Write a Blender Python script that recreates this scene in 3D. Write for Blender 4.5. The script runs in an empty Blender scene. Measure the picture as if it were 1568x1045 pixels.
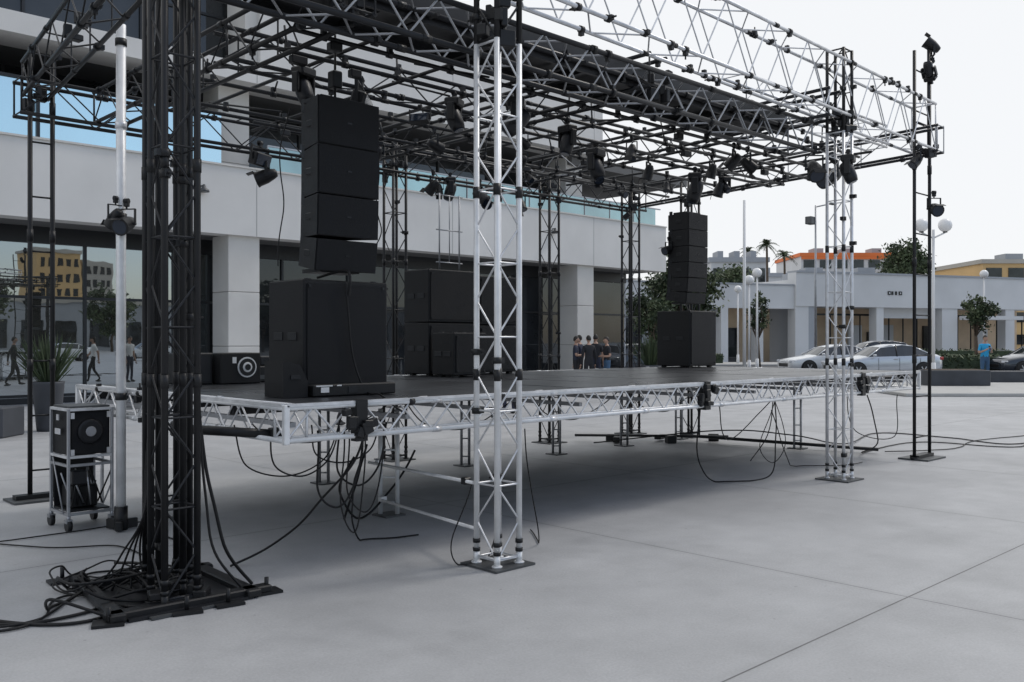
import bpy, math, random
from mathutils import Vector, Matrix, noise
random.seed(7)
R=random.Random(11)
scene=bpy.context.scene
V=Vector
CAMH=1.6
FX,FY=0.692,0.722
def S(lat,dist,z=0.0):
    """survey point: metres to the right of / away from the survey station at the world origin"""
    return V((FX*dist+FY*lat, FY*dist-FX*lat, z))

# ---------------------------------------------------------------- materials
def mat(name,col,rough=0.6,metal=0.0,var=0.0,vscale=3.0,bump=0.0,bscale=40.0,spec=0.5,coat=0.0):
    m=bpy.data.materials.new(name); m.use_nodes=True
    nt=m.node_tree; b=nt.nodes['Principled BSDF']
    b.inputs['Base Color'].default_value=(*col,1); b.inputs['Roughness'].default_value=rough
    b.inputs['Metallic'].default_value=metal
    b.inputs['Specular IOR Level'].default_value=spec
    b.inputs['Coat Weight'].default_value=coat
    tc=nt.nodes.new('ShaderNodeTexCoord')
    if var>0:
        n=nt.nodes.new('ShaderNodeTexNoise'); n.inputs['Scale'].default_value=vscale; n.inputs['Detail'].default_value=6
        nt.links.new(tc.outputs['Object'],n.inputs['Vector'])
        r=nt.nodes.new('ShaderNodeMapRange'); r.inputs[1].default_value=0.3; r.inputs[2].default_value=0.7
        r.inputs[3].default_value=1-var; r.inputs[4].default_value=1+var
        nt.links.new(n.outputs['Fac'],r.inputs[0])
        mx=nt.nodes.new('ShaderNodeVectorMath'); mx.operation='SCALE'; mx.inputs[0].default_value=col
        nt.links.new(r.outputs[0],mx.inputs['Scale']); nt.links.new(mx.outputs[0],b.inputs['Base Color'])
        r2=nt.nodes.new('ShaderNodeMapRange'); r2.inputs[3].default_value=max(0.02,rough-0.1); r2.inputs[4].default_value=min(1,rough+0.1)
        nt.links.new(n.outputs['Fac'],r2.inputs[0]); nt.links.new(r2.outputs[0],b.inputs['Roughness'])
    if bump>0:
        n2=nt.nodes.new('ShaderNodeTexNoise'); n2.inputs['Scale'].default_value=bscale; n2.inputs['Detail'].default_value=4
        nt.links.new(tc.outputs['Object'],n2.inputs['Vector'])
        bp=nt.nodes.new('ShaderNodeBump'); bp.inputs['Strength'].default_value=bump; bp.inputs['Distance'].default_value=0.01
        nt.links.new(n2.outputs['Fac'],bp.inputs['Height']); nt.links.new(bp.outputs[0],b.inputs['Normal'])
    return m
M={}
M['alu']=mat('aluminium',(0.66,0.67,0.69),0.40,0.5,0.18,9)
M['whitealu']=mat('white_painted_steel',(0.74,0.75,0.76),0.42,0.25,0.12,8)
M['greyalu']=mat('dull_aluminium',(0.36,0.37,0.39),0.42,0.6,0.15,6)
M['blk']=mat('black_powder_coat',(0.012,0.0125,0.014),0.42,0.0,0.25,5,spec=.35)
M['blk2']=mat('black_steel',(0.020,0.021,0.024),0.38,0.2,0.25,5,spec=.35)
M['rub']=mat('cable_rubber',(0.010,0.010,0.011),0.5,0,0.2,5,spec=.3)
M['spk']=mat('speaker_black_paint',(0.009,0.0095,0.011),0.55,0,0.15,4,0.4,180,spec=.3)
M['gril']=mat('speaker_grille',(0.012,0.013,0.0155),0.6,0.1,0.15,5,0.8,300,spec=.3)
M['deck']=mat('stage_deck_black',(0.035,0.037,0.041),0.30,0,0.3,1.5,0.12,120)
M['plate']=mat('base_plate_steel',(0.09,0.095,0.10),0.5,0.5,0.25,7)
M['lens']=mat('lamp_lens',(0.02,0.03,0.05),0.10,0.2,0,1)
M['wht']=mat('white_label',(0.75,0.75,0.75),0.6)
M['stucco']=mat('stucco_offwhite',(0.66,0.65,0.63),0.85,0,0.07,0.6,0.35,60)
M['stucco2']=mat('stone_cladding',(0.60,0.585,0.555),0.8,0,0.08,0.9,0.3,40)
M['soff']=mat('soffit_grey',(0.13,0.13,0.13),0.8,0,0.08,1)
M['seam']=mat('render_joint',(0.36,0.36,0.35),0.8)
M['mull']=mat('dark_mullion',(0.02,0.022,0.025),0.4,0.3)
M['inter']=mat('dark_interior',(0.05,0.048,0.045),0.8,0,0.5,0.5)
M['asph']=mat('asphalt',(0.10,0.10,0.105),0.85,0,0.2,0.6,0.3,50)
M['kerb']=mat('kerb_concrete',(0.42,0.42,0.41),0.8,0,0.1,2)
M['plnt']=mat('planter_dark',(0.05,0.055,0.065),0.6,0,0.2,2)
M['globe']=mat('globe_glass_white',(0.8,0.8,0.8),0.3)
M['wwall']=mat('shop_white_render',(0.60,0.61,0.62),0.8,0,0.08,0.3)
M['gwall']=mat('shop_grey_render',(0.34,0.36,0.39),0.8,0,0.08,0.3)
M['beige']=mat('shop_beige',(0.62,0.47,0.32),0.7,0,0.2,0.5)
M['wood']=mat('shop_wood',(0.34,0.17,0.08),0.6,0,0.3,0.8)
M['orange']=mat('orange_panel',(0.75,0.19,0.05),0.7,0,0.1,0.2)
M['tan']=mat('tan_render',(0.62,0.42,0.20),0.8,0,0.1,0.2)
M['tan2']=mat('pale_render',(0.42,0.40,0.36),0.8,0,0.1,0.2)
M['tyre']=mat('tyre',(0.02,0.02,0.02),0.8)
M['rim']=mat('alloy_rim',(0.55,0.56,0.58),0.3,0.8)
M['silver']=mat('silver_car_paint',(0.55,0.58,0.62),0.22,0.5,0.03,2,coat=0.8)
M['whitecar']=mat('white_car_paint',(0.70,0.72,0.74),0.3,0.1,0.03,2,coat=0.8)
M['darkcar']=mat('dark_car_paint',(0.03,0.04,0.055),0.25,0.3,0.03,2,coat=0.8)
M['cglass']=mat('car_glass',(0.02,0.025,0.03),0.05,0.0,spec=0.9)
M['redl']=mat('tail_lamp',(0.35,0.02,0.02),0.2)
M['headl']=mat('head_lamp',(0.7,0.72,0.75),0.1,0.3)
M['bark']=mat('bark',(0.10,0.075,0.055),0.9,0,0.3,5)
M['leafA']=mat('leaf_dark',(0.030,0.048,0.022),0.7,0,0.3,2)
M['leafB']=mat('leaf_mid',(0.055,0.080,0.035),0.7,0,0.3,2)
M['leafC']=mat('leaf_light',(0.09,0.115,0.055),0.7,0,0.3,2)
M['skin']=mat('skin',(0.42,0.26,0.19),0.55)
M['hair']=mat('hair_dark',(0.015,0.012,0.010),0.6)
M['eye']=mat('eye_dark',(0.01,0.01,0.01),0.2)
M['lip']=mat('lip',(0.30,0.12,0.10),0.5)
M['tblue']=mat('cotton_blue',(0.03,0.36,0.68),0.85,0,0.1,8)
M['jean']=mat('denim',(0.05,0.11,0.20),0.85,0,0.2,10)
M['tblack']=mat('cotton_black',(0.018,0.018,0.022),0.85)
M['tnavy']=mat('cotton_navy',(0.025,0.03,0.055),0.85)
M['twhite']=mat('cotton_white',(0.78,0.78,0.76),0.85)
M['shoe']=mat('shoe_dark',(0.03,0.03,0.03),0.6)

def glass_mat(name,tint,dark,fac):
    m=bpy.data.materials.new(name); m.use_nodes=True; nt=m.node_tree; nt.nodes.clear()
    o=nt.nodes.new('ShaderNodeOutputMaterial'); g=nt.nodes.new('ShaderNodeBsdfGlossy'); d=nt.nodes.new('ShaderNodeBsdfDiffuse')
    g.inputs['Color'].default_value=(*tint,1); g.inputs['Roughness'].default_value=0.01
    tc=nt.nodes.new('ShaderNodeTexCoord')
    n=nt.nodes.new('ShaderNodeTexNoise'); n.inputs['Scale'].default_value=0.5; n.inputs['Detail'].default_value=3
    nt.links.new(tc.outputs['Object'],n.inputs['Vector'])
    sc=nt.nodes.new('ShaderNodeVectorMath'); sc.operation='SCALE'; sc.inputs[0].default_value=dark
    mr=nt.nodes.new('ShaderNodeMapRange'); mr.inputs[1].default_value=.3; mr.inputs[2].default_value=.7; mr.inputs[3].default_value=0.4; mr.inputs[4].default_value=1.8
    nt.links.new(n.outputs['Fac'],mr.inputs[0]); nt.links.new(mr.outputs[0],sc.inputs['Scale']); nt.links.new(sc.outputs[0],d.inputs['Color'])
    n2=nt.nodes.new('ShaderNodeTexNoise'); n2.inputs['Scale'].default_value=0.9
    nt.links.new(tc.outputs['Object'],n2.inputs['Vector'])
    bp=nt.nodes.new('ShaderNodeBump'); bp.inputs['Strength'].default_value=0.03; bp.inputs['Distance'].default_value=0.05
    nt.links.new(n2.outputs['Fac'],bp.inputs['Height']); nt.links.new(bp.outputs[0],g.inputs['Normal'])
    fr=nt.nodes.new('ShaderNodeFresnel'); fr.inputs['IOR'].default_value=1.5
    ad=nt.nodes.new('ShaderNodeMath'); ad.operation='ADD'; ad.use_clamp=True; ad.inputs[1].default_value=fac
    nt.links.new(fr.outputs[0],ad.inputs[0])
    mx=nt.nodes.new('ShaderNodeMixShader'); nt.links.new(ad.outputs[0],mx.inputs[0]); nt.links.new(d.outputs[0],mx.inputs[1]); nt.links.new(g.outputs[0],mx.inputs[2])
    nt.links.new(mx.outputs[0],o.inputs[0]); return m
M['gl_hi']=glass_mat('reflective_glazing',(0.70,0.92,1.0),(0.10,0.22,0.28),0.75)
M['gl_mid']=glass_mat('lobby_glazing',(0.86,0.94,1.0),(0.035,0.034,0.028),0.36)
M['gl_lo']=glass_mat('dark_glazing',(0.8,0.85,0.9),(0.022,0.024,0.026),0.02)
M['gl_rail']=glass_mat('balustrade_glass',(0.78,0.93,0.94),(0.14,0.27,0.28),0.25)

def concrete():
    m=bpy.data.materials.new('plaza_concrete'); m.use_nodes=True; nt=m.node_tree; b=nt.nodes['Principled BSDF']
    L=nt.links
    geo=nt.nodes.new('ShaderNodeNewGeometry'); sp=nt.nodes.new('ShaderNodeSeparateXYZ'); L.new(geo.outputs['Position'],sp.inputs[0])
    def joint(out,off,spacing,w,lo=None):
        s=nt.nodes.new('ShaderNodeMath'); s.operation='SUBTRACT'; s.inputs[1].default_value=off; L.new(out,s.inputs[0])
        p=nt.nodes.new('ShaderNodeMath'); p.operation='PINGPONG'; p.inputs[1].default_value=spacing/2; L.new(s.outputs[0],p.inputs[0])
        r=nt.nodes.new('ShaderNodeMapRange'); r.inputs[1].default_value=w*0.6; r.inputs[2].default_value=w*1.4; r.inputs[3].default_value=1; r.inputs[4].default_value=0
        L.new(p.outputs[0],r.inputs[0])
        if lo is None: return r.outputs[0]
        g=nt.nodes.new('ShaderNodeMath'); g.operation='GREATER_THAN'; g.inputs[1].default_value=lo; L.new(out,g.inputs[0])
        q=nt.nodes.new('ShaderNodeMath'); q.operation='MULTIPLY'; L.new(g.outputs[0],q.inputs[0]); L.new(r.outputs[0],q.inputs[1]); return q.outputs[0]
    j1=joint(sp.outputs['X'],5.75,3.1,0.0045,4.6); j2=joint(sp.outputs['Y'],2.42,4.6,0.0055)
    mx=nt.nodes.new('ShaderNodeMath'); mx.operation='MAXIMUM'; L.new(j1,mx.inputs[0]); L.new(j2,mx.inputs[1])
    def nz(scale,detail,rough=0.55,stretch=None):
        n=nt.nodes.new('ShaderNodeTexNoise'); n.inputs['Scale'].default_value=scale; n.inputs['Detail'].default_value=detail; n.inputs['Roughness'].default_value=rough
        if stretch:
            mp=nt.nodes.new('ShaderNodeMapping'); mp.inputs['Scale'].default_value=stretch; mp.inputs['Rotation'].default_value=(0,0,.5); L.new(geo.outputs['Position'],mp.inputs['Vector']); L.new(mp.outputs[0],n.inputs['Vector'])
        else: L.new(geo.outputs['Position'],n.inputs['Vector'])
        return n.outputs['Fac']
    def mr(i,a,bb,c,d):
        r=nt.nodes.new('ShaderNodeMapRange'); r.inputs[1].default_value=a; r.inputs[2].default_value=bb; r.inputs[3].default_value=c; r.inputs[4].default_value=d
        L.new(i,r.inputs[0]); return r.outputs[0]
    def mul(a,bb):
        q=nt.nodes.new('ShaderNodeMath'); q.operation='MULTIPLY'; L.new(a,q.inputs[0]); L.new(bb,q.inputs[1]); return q.outputs[0]
    big=mr(nz(0.35,8,0.6),0.3,0.7,0.86,1.12); med=mr(nz(2.3,8,0.65),0.3,0.7,0.92,1.08); fin=mr(nz(70,4),0.3,0.7,0.91,1.09)
    blot=mr(nz(1.1,5,0.5),0.58,0.72,1.0,0.90); scuff=mr(nz(1.2,6,0.6,(1.0,6.0,1.0)),0.60,0.75,1.0,0.93)
    spots=mr(nz(14,2,0.4),0.75,0.79,1.0,0.68)
    v=mul(mul(mul(big,med),mul(fin,blot)),mul(spots,scuff))
    jd=mr(mx.outputs[0],0,1,1,0.33); v=mul(v,jd)
    h1=joint(sp.outputs['X'],5.75,3.1,0.05,4.6); h2=joint(sp.outputs['Y'],2.42,4.6,0.05)
    hm=nt.nodes.new('ShaderNodeMath'); hm.operation='MAXIMUM'; L.new(h1,hm.inputs[0]); L.new(h2,hm.inputs[1])
    v=mul(v,mr(hm.outputs[0],0,1,1,0.95))
    sc=nt.nodes.new('ShaderNodeVectorMath'); sc.operation='SCALE'; sc.inputs[0].default_value=(0.372,0.378,0.388); L.new(v,sc.inputs['Scale'])
    L.new(sc.outputs[0],b.inputs['Base Color'])
    L.new(mr(nz(1.5,5),0.3,0.7,0.40,0.66),b.inputs['Roughness'])
    bp=nt.nodes.new('ShaderNodeBump'); bp.inputs['Strength'].default_value=0.25; bp.inputs['Distance'].default_value=0.006
    hgt=nt.nodes.new('ShaderNodeMath'); hgt.operation='SUBTRACT'; L.new(nz(35,5),hgt.inputs[0]); L.new(mx.outputs[0],hgt.inputs[1])
    L.new(hgt.outputs[0],bp.inputs['Height']); L.new(bp.outputs[0],b.inputs['Normal'])
    return m
M['conc']=concrete()

# ---------------------------------------------------------------- mesh builder
class MB:
    def __init__(s): s.v=[]; s.f=[]; s.m=[]; s.sm=[]; s.mats=[]
    def mi(s,k):
        if k not in s.mats: s.mats.append(k)
        return s.mats.index(k)
    def face(s,idx,k,smooth=False): s.f.append(idx); s.m.append(s.mi(k)); s.sm.append(smooth)
    def tube(s,a,b,r,k,n=8,r2=None,cap=True):
        a=V(a);b=V(b); ax=b-a
        if ax.length<1e-6: return
        ax.normalize(); t=V((0,0,1)) if abs(ax.z)<0.9 else V((1,0,0))
        p=ax.cross(t).normalized(); q=ax.cross(p)
        r2=r if r2 is None else r2
        o=len(s.v)
        for i in range(n):
            c=math.cos(2*math.pi*i/n); d=math.sin(2*math.pi*i/n)
            s.v.append(a+(p*c+q*d)*r); s.v.append(b+(p*c+q*d)*r2)
        for i in range(n):
            j=(i+1)%n; s.face((o+2*i,o+2*i+1,o+2*j+1,o+2*j),k,True)
        if cap:
            s.face(tuple(o+2*i for i in range(n)),k); s.face(tuple(o+2*i+1 for i in reversed(range(n))),k)
    def poly(s,pts,r,k,n=6):
        for a,b in zip(pts[:-1],pts[1:]): s.tube(a,b,r,k,n,cap=False)
    def box(s,c,size,k,rot=None,bev=0.0):
        c=V(c); hx,hy,hz=size[0]/2,size[1]/2,size[2]/2
        rot=rot or Matrix.Identity(3)
        o=len(s.v)
        if bev<=0:
            for x in (-hx,hx):
                for y in (-hy,hy):
                    for z in (-hz,hz): s.v.append(c+rot@V((x,y,z)))
            for q in ((0,1,3,2),(4,6,7,5),(0,4,5,1),(2,3,7,6),(0,2,6,4),(1,5,7,3)): s.face(tuple(o+i for i in q),k)
        else:
            idx={}
            for sx in (-1,1):
                for sy in (-1,1):
                    for sz in (-1,1):
                        for a in range(3):
                            p=[sx*(hx-bev),sy*(hy-bev),sz*(hz-bev)]
                            h=(hx,hy,hz)[a]; p[a]=(sx,sy,sz)[a]*h
                            idx[(sx,sy,sz,a)]=len(s.v); s.v.append(c+rot@V(p))
            for a in range(3):
                o1,o2=[i for i in range(3) if i!=a]
                for sg in (-1,1):
                    q=[]
                    for (u,w) in ((-1,-1),(1,-1),(1,1),(-1,1)):
                        t=[0,0,0]; t[a]=sg; t[o1]=u; t[o2]=w; q.append(idx[(*t,a)])
                    s.face(tuple(q),k)
            for a in range(3):
                o1,o2=[i for i in range(3) if i!=a]
                for u in (-1,1):
                    for w in (-1,1):
                        t0=[0,0,0]; t0[o1]=u;t0[o2]=w; t0[a]=-1; t1=list(t0); t1[a]=1
                        s.face((idx[(*t0,o1)],idx[(*t1,o1)],idx[(*t1,o2)],idx[(*t0,o2)]),k)
            for sx in (-1,1):
                for sy in (-1,1):
                    for sz in (-1,1): s.face(tuple(idx[(sx,sy,sz,a)] for a in range(3)),k)
    def b2(s,x0,x1,y0,y1,z0,z1,k,bev=0.0): s.box(((x0+x1)/2,(y0+y1)/2,(z0+z1)/2),(x1-x0,y1-y0,z1-z0),k,bev=bev)
    def ball(s,c,r,k,nu=12,nv=8,fn=None):
        c=V(c); r=V(r) if hasattr(r,'__len__') else V((r,r,r)); o=len(s.v)
        for j in range(nv+1):
            th=math.pi*j/nv
            for i in range(nu):
                ph=2*math.pi*i/nu
                p=V((math.sin(th)*math.cos(ph)*r.x,math.sin(th)*math.sin(ph)*r.y,math.cos(th)*r.z))
                if fn: p=fn(p)
                s.v.append(c+p)
        for j in range(nv):
            for i in range(nu):
                i2=(i+1)%nu; s.face((o+j*nu+i,o+(j+1)*nu+i,o+(j+1)*nu+i2,o+j*nu+i2),k,True)
    def lathe(s,a,ax,prof,k,n=16):
        a=V(a);ax=V(ax).normalized(); t=V((0,0,1)) if abs(ax.z)<0.9 else V((1,0,0))
        p=ax.cross(t).normalized(); q=ax.cross(p); o=len(s.v)
        for (h,r) in prof:
            for i in range(n):
                an=2*math.pi*i/n; s.v.append(a+ax*h+(p*math.cos(an)+q*math.sin(an))*r)
        for j in range(len(prof)-1):
            for i in range(n):
                i2=(i+1)%n; s.face((o+j*n+i,o+(j+1)*n+i,o+(j+1)*n+i2,o+j*n+i2),k,True)
        s.face(tuple(o+i for i in range(n)),k); s.face(tuple(o+(len(prof)-1)*n+i for i in reversed(range(n))),k)
    def quad(s,a,b,c,d,k):
        o=len(s.v); s.v+= [V(a),V(b),V(c),V(d)]; s.face((o,o+1,o+2,o+3),k)
    def mesh(s,name):
        me=bpy.data.meshes.new(name); me.from_pydata([tuple(v) for v in s.v],[],s.f)
        for k in s.mats: me.materials.append(M[k])
        me.polygons.foreach_set('material_index',s.m); me.polygons.foreach_set('use_smooth',s.sm); me.update()
        return me
    def obj(s,name,loc=(0,0,0),rotz=0.0,rot=None):
        ob=bpy.data.objects.new(name,s.mesh(name)); scene.collection.objects.link(ob)
        ob.location=loc; ob.rotation_euler=rot if rot else (0,0,rotz); return ob
def inst(name,me,loc,rot=(0,0,0),sc=1.0):
    ob=bpy.data.objects.new(name,me); scene.collection.objects.link(ob); ob.location=loc; ob.rotation_euler=rot; ob.scale=(sc,)*3; return ob

def truss(mb,a,b,side,up,w,h,rc,rl,pitch,kc,kl,faces='tbsS',rungs='',collar=None,cl_every=1.5,clamps=0,zig='W'):
    a=V(a);b=V(b);ax=(b-a);Ln=ax.length;ax.normalize();side=V(side).normalized();up=V(up).normalized()
    cs={(i,j):side*(i*w/2)+up*(j*h/2) for i in (-1,1) for j in (-1,1)}
    for o in cs.values(): mb.tube(a+o,b+o,rc,kc,10)
    n=max(1,round(Ln/pitch)); st=Ln/n
    prs={'t':((-1,1),(1,1)),'b':((-1,-1),(1,-1)),'s':((-1,-1),(-1,1)),'S':((1,-1),(1,1))}
    for fk in faces:
        p,q=prs[fk]
        for i in range(n):
            A=cs[p] if i%2==0 else cs[q]; B=cs[q] if i%2==0 else cs[p]
            mb.tube(a+ax*(i*st)+A,a+ax*((i+1)*st)+B,rl,kl,6,cap=False)
            if zig=='N' or (zig=='L' and i%2==0): mb.tube(a+ax*(i*st)+cs[p],a+ax*(i*st)+cs[q],rl,kl,6,cap=False)
        mb.tube(a+ax*0.01+cs[p],a+ax*0.01+cs[q],rl*1.3,kl,6); mb.tube(b-ax*0.01+cs[p],b-ax*0.01+cs[q],rl*1.3,kl,6)
    for fk in rungs:
        p,q=prs[fk]
        for i in range(0,n+1,2): mb.tube(a+ax*(i*st)+cs[p],a+ax*(i*st)+cs[q],rl,kl,6,cap=False)
    if collar:
        t=cl_every
        while t<Ln-0.1:
            for o in cs.values(): mb.tube(a+ax*(t-0.04)+o,a+ax*(t+0.04)+o,rc*1.28,collar,8)
            t+=cl_every
    for i in range(clamps):
        o=cs[R.choice(list(cs))]; t=R.uniform(0.1,Ln-0.1); c=a+ax*t+o
        mb.tube(c-ax*0.022,c+ax*0.022,rc*1.7,'blk',8)
        dr=R.choice([up,-up,side,-side]); mb.box(c+dr*(rc*1.8),(0.035,0.04,0.04),'blk')
        if R.random()<0.4: mb.tube(c+dr*rc,c+dr*(rc+0.07),0.008,'blk',6)

X=V((1,0,0));Y=V((0,1,0));Z=V((0,0,1))
# ---------------------------------------------------------------- ground
mb=MB(); mb.quad((-600,-600,0),(900,-600,0),(900,900,0),(-600,900,0),'conc'); mb.obj('plaza_ground')
def strip(name,l0,l1,d0,d1,z,k):
    mb=MB(); mb.quad(S(l0,d0,z),S(l1,d0,z),S(l1,d1,z),S(l0,d1,z),k); return mb.obj(name)
strip('road',2,160,38.5,58,0.006,'asph')
def obox(mb,o,ux,x0,x1,y0,y1,z0,z1,k,bev=0):
    """box in a local plan frame with origin o and x-direction ux"""
    ux=V(ux).normalized(); uy=V((-ux.y,ux.x,0)); rot=Matrix((ux,uy,Z)).transposed()
    c=V(o)+ux*((x0+x1)/2)+uy*((y0+y1)/2)+Z*((z0+z1)/2)
    mb.box(c,(x1-x0,y1-y0,z1-z0),k,rot=rot,bev=bev)
Rv=V((FY,-FX,0));Fv=V((FX,FY,0))
mb=MB(); obox(mb,(0,0,0),Rv,11.3,60,26.3,33.2,0,0.10,'kerb',0.02); mb.obj('pavement')
mb=MB(); obox(mb,(0,0,0),Rv,2,160,58,64,0,0.13,'kerb',0.02); mb.obj('pavement')

# ---------------------------------------------------------------- stage platform
mb=MB()
x0,x1,y0,y1=3.05,12.95,5.3,9.15
zt,zb=1.18,0.93
def edge(a,b,side):
    truss(mb,a,b,side,Z,0.16,0.25-0.036,0.0175,0.0075,0.20,'whitealu','alu',faces='sStb',zig='W',collar='alu',cl_every=1.25,clamps=3)
zc=(zt+zb)/2
edge((x0,y0+0.08,zc),(x1,y0+0.08,zc),Y)
edge((x0+0.08,y0,zc),(x0+0.08,y1,zc),X)
edge((x0,y1-0.08,zc),(x1,y1-0.08,zc),Y)
edge((x1-0.08,y0,zc),(x1-0.08,y1,zc),X)
for (cx,cy) in ((x0,y0),(x1,y0),(x0,y1)):
    mb.box((cx,cy,zc),(0.04,0.04,0.26),'whitealu',bev=0.005)
mb.b2(x0,x1,y0-0.020,y0+0.020,zt-0.010,zt+0.010,'alu')
mb.b2(x0-0.020,x0+0.020,y0+0.022,y1,zt-0.010,zt+0.010,'alu')
px=x0+0.17
nx=10; ny=4; dx=(x1-0.05-px)/nx; dy=(y1-0.03-(y0+0.17))/ny
for i in range(nx):
    for j in range(ny):
        ax=px+i*dx; ay=y0+0.17+j*dy
        mb.b2(ax+0.005,ax+dx-0.005,ay+0.005,ay+dy-0.005,zt-0.05,zt+R.uniform(-0.002,0.002),'deck')
for j in range(1,ny+1):
    yy=y0+0.17+j*dy; mb.b2(px,x1-0.1,yy-0.03,yy+0.03,zt-0.13,zt-0.055,'blk2')
for i in range(nx+1):
    xx=px+i*dx; mb.b2(xx-0.02,xx+0.02,y0+0.2,y1-0.1,zt-0.165,zt-0.132,'greyalu')
for (lx,ly,k) in ((5.0,6.85,'whitealu'),(7.7,8.9,'greyalu'),(9.4,8.9,'greyalu'),(10.9,8.9,'greyalu'),(12.3,8.9,'greyalu'),(12.5,6.9,'alu'),(5.6,8.9,'greyalu')):
    q=.055 if k=='whitealu' else .035
    for o in (-q,q): mb.tube((lx+o,ly-o,0.01),(lx+o,ly-o,0.98),0.021 if k=='whitealu' else .018,k)
    for z in (0.12,0.35,0.6,0.85): mb.tube((lx-q,ly+q,z),(lx+q,ly-q,z),0.010,k,6)
    mb.box((lx,ly,0.008),(0.22,0.22,0.014),'plate')
mb.tube((4.85,6.95,0.49),(4.36,4.95,0.58),0.013,'whitealu'); mb.tube((4.92,6.88,0.15),(4.37,4.93,0.25),0.013,'whitealu')
mb.box((4.40,5.08,.575),(.06,.05,.05),'blk',bev=.005); mb.box((4.90,6.86,.5),(.07,.05,.05),'alu',bev=.005); mb.box((4.93,6.85,.16),(.07,.05,.05),'alu',bev=.005)
mb.tube((3.2,8.95,.95),(3.2,8.95,.02),.018,'alu'); mb.tube((3.25,7.4,.95),(3.25,7.4,.02),.016,'alu')
for jx in (3.62,7.77,11.2):
    for q in range(10):
        mb.box((jx+R.uniform(-.12,.12),y0-0.02+R.uniform(-.03,.02),zc+R.uniform(-.09,.09)),(R.uniform(.04,.08),0.05,R.uniform(.04,.10)),'blk',rot=Matrix.Rotation(R.uniform(-.4,.4),3,'Y'),bev=0.005)
    mb.b2(jx-.045,jx+.045,y0-.035,y0+.04,zb-.02,zt+.015,'blk')
mb.obj('stage_platform')

# ---------------------------------------------------------------- towers
def tower(name,cx,cy,a,H,kc,kl,rc=0.021,plate=0.4,pitch=0.27,collar='blk',black_from=None,clamps=4,zig='L',rl=.34):
    mb=MB()
    truss(mb,(cx,cy,0.06),(cx,cy,H if not black_from else black_from),X,Y,a,a,rc,rc*rl,pitch,kc,kl,faces='bs',rungs='tS',collar=collar,cl_every=1.3,clamps=clamps,zig=zig)
    if black_from: truss(mb,(cx,cy,black_from),(cx,cy,H),X,Y,a,a,rc*1.02,rc*0.4,pitch,'blk','blk',faces='bs',rungs='tS',clamps=3)
    mb.box((cx,cy,0.009),(plate,plate,0.014),'plate')
    for i in (-1,1):
        for j in (-1,1):
            p=V((cx+i*a/2,cy+j*a/2,0)); mb.tube(p+Z*0.016,p+Z*0.10,rc*1.1,kc,8); mb.tube(p+Z*0.10,p+Z*0.125,rc*1.3,'blk',8); mb.tube(p+Z*0.16,p+Z*0.19,rc*1.3,'blk',8)
            mb.tube(p+Z*0.016,p+Z*0.028,rc*1.8,kc,8)
    return mb.obj(name)
tower('truss_tower',4.46,4.80,0.215,4.85,'whitealu','alu',plate=0.38,black_from=3.72)
tower('truss_tower',10.05,5.02,0.20,4.95,'alu','alu',rc=0.018,plate=0.40,black_from=4.0,clamps=8)
tower('truss_tower',2.36,5.42,0.20,5.2,'blk','blk2',plate=0.45,rc=.021)
tower('truss_tower',2.44,5.70,0.20,5.2,'blk','blk2',plate=0.4,rc=.020)
for (tx,ty,k) in ((7.4,10.0,'blk'),(10.4,10.0,'blk'),(12.42,10.0,'blk'),(12.75,9.0,'blk2')):
    tower('truss_tower',tx,ty,0.21,4.3,k,k if k=='blk2' else 'blk2',plate=0.4,rc=0.020,pitch=.33)
def ladder(name,cx,cy,dirv,w,H,k,rung=0.55):
    mb=MB(); dirv=V(dirv).normalized()
    for s_ in (-1,1):
        p=V((cx,cy,0))+dirv*(s_*w/2); mb.tube(p+Z*0.03,p+Z*H,0.024,k); mb.tube(p,p+Z*.04,0.06,k)
        for z in (1.3,2.6,3.9): mb.tube(p+Z*z,p+Z*(z+.12),0.031,'blk')
    z=0.3
    while z<H:
        mb.tube(V((cx,cy,z))-dirv*w/2,V((cx,cy,z))+dirv*w/2,0.010,k,6); z+=rung
    mb.box((cx,cy,0.012),(0.6,0.4,0.02),'plate'); mb.box((cx,cy,0.04),(0.5,0.12,0.05),'blk')
    return mb.obj(name)
ladder('ladder_tower',2.97,9.97,X,0.21,4.55,'blk')
ladder('ladder_tower',12.66,5.14,X,0.50,5.5,'blk')
mb=MB()
for (a,b) in (((1.97,5.25),(2.12,6.4)),((2.78,5.2),(2.82,6.2)),((1.92,5.33),(2.92,5.28)),((2.02,6.15),(2.9,6.05))):
    a=V((*a,0.035));b=V((*b,0.035)); d=(b-a); an=math.atan2(d.y,d.x)
    mb.box((a+b)/2,(d.length,0.09,0.045),'blk',rot=Matrix.Rotation(an,3,'Z'),bev=0.008)
mb.box((2.42,5.65,.012),(.75,.85,.016),'blk2',rot=Matrix.Rotation(-.05,3,'Z'))
for (qx,qy) in ((1.93,5.3),(2.9,5.28),(2.05,6.45),(2.85,6.2),(2.35,5.22),(2.6,5.2)):
    mb.box((qx,qy,0.010),(0.17,0.13,0.016),'blk',rot=Matrix.Rotation(R.uniform(-.5,.5),3,'Z'))
    mb.tube((qx,qy,0.02),(qx,qy,0.10),0.014,'blk')
for i in range(5):
    mb.box((R.uniform(2.05,2.75),R.uniform(5.3,6.1),R.uniform(.06,.10)),(R.uniform(.08,.18),R.uniform(.06,.12),R.uniform(.04,.08)),'blk',rot=Matrix.Rotation(R.uniform(-1,1),3,'Z'),bev=0.008)
mb.obj('tower_outrigger_base')
mb=MB(); PX,PY=2.98,7.90
mb.tube((PX,PY,0.12),(PX,PY,4.28),0.040,'whitealu',14); mb.tube((PX,PY,0),(PX,PY,0.2),0.055,'blk',12)
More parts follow.
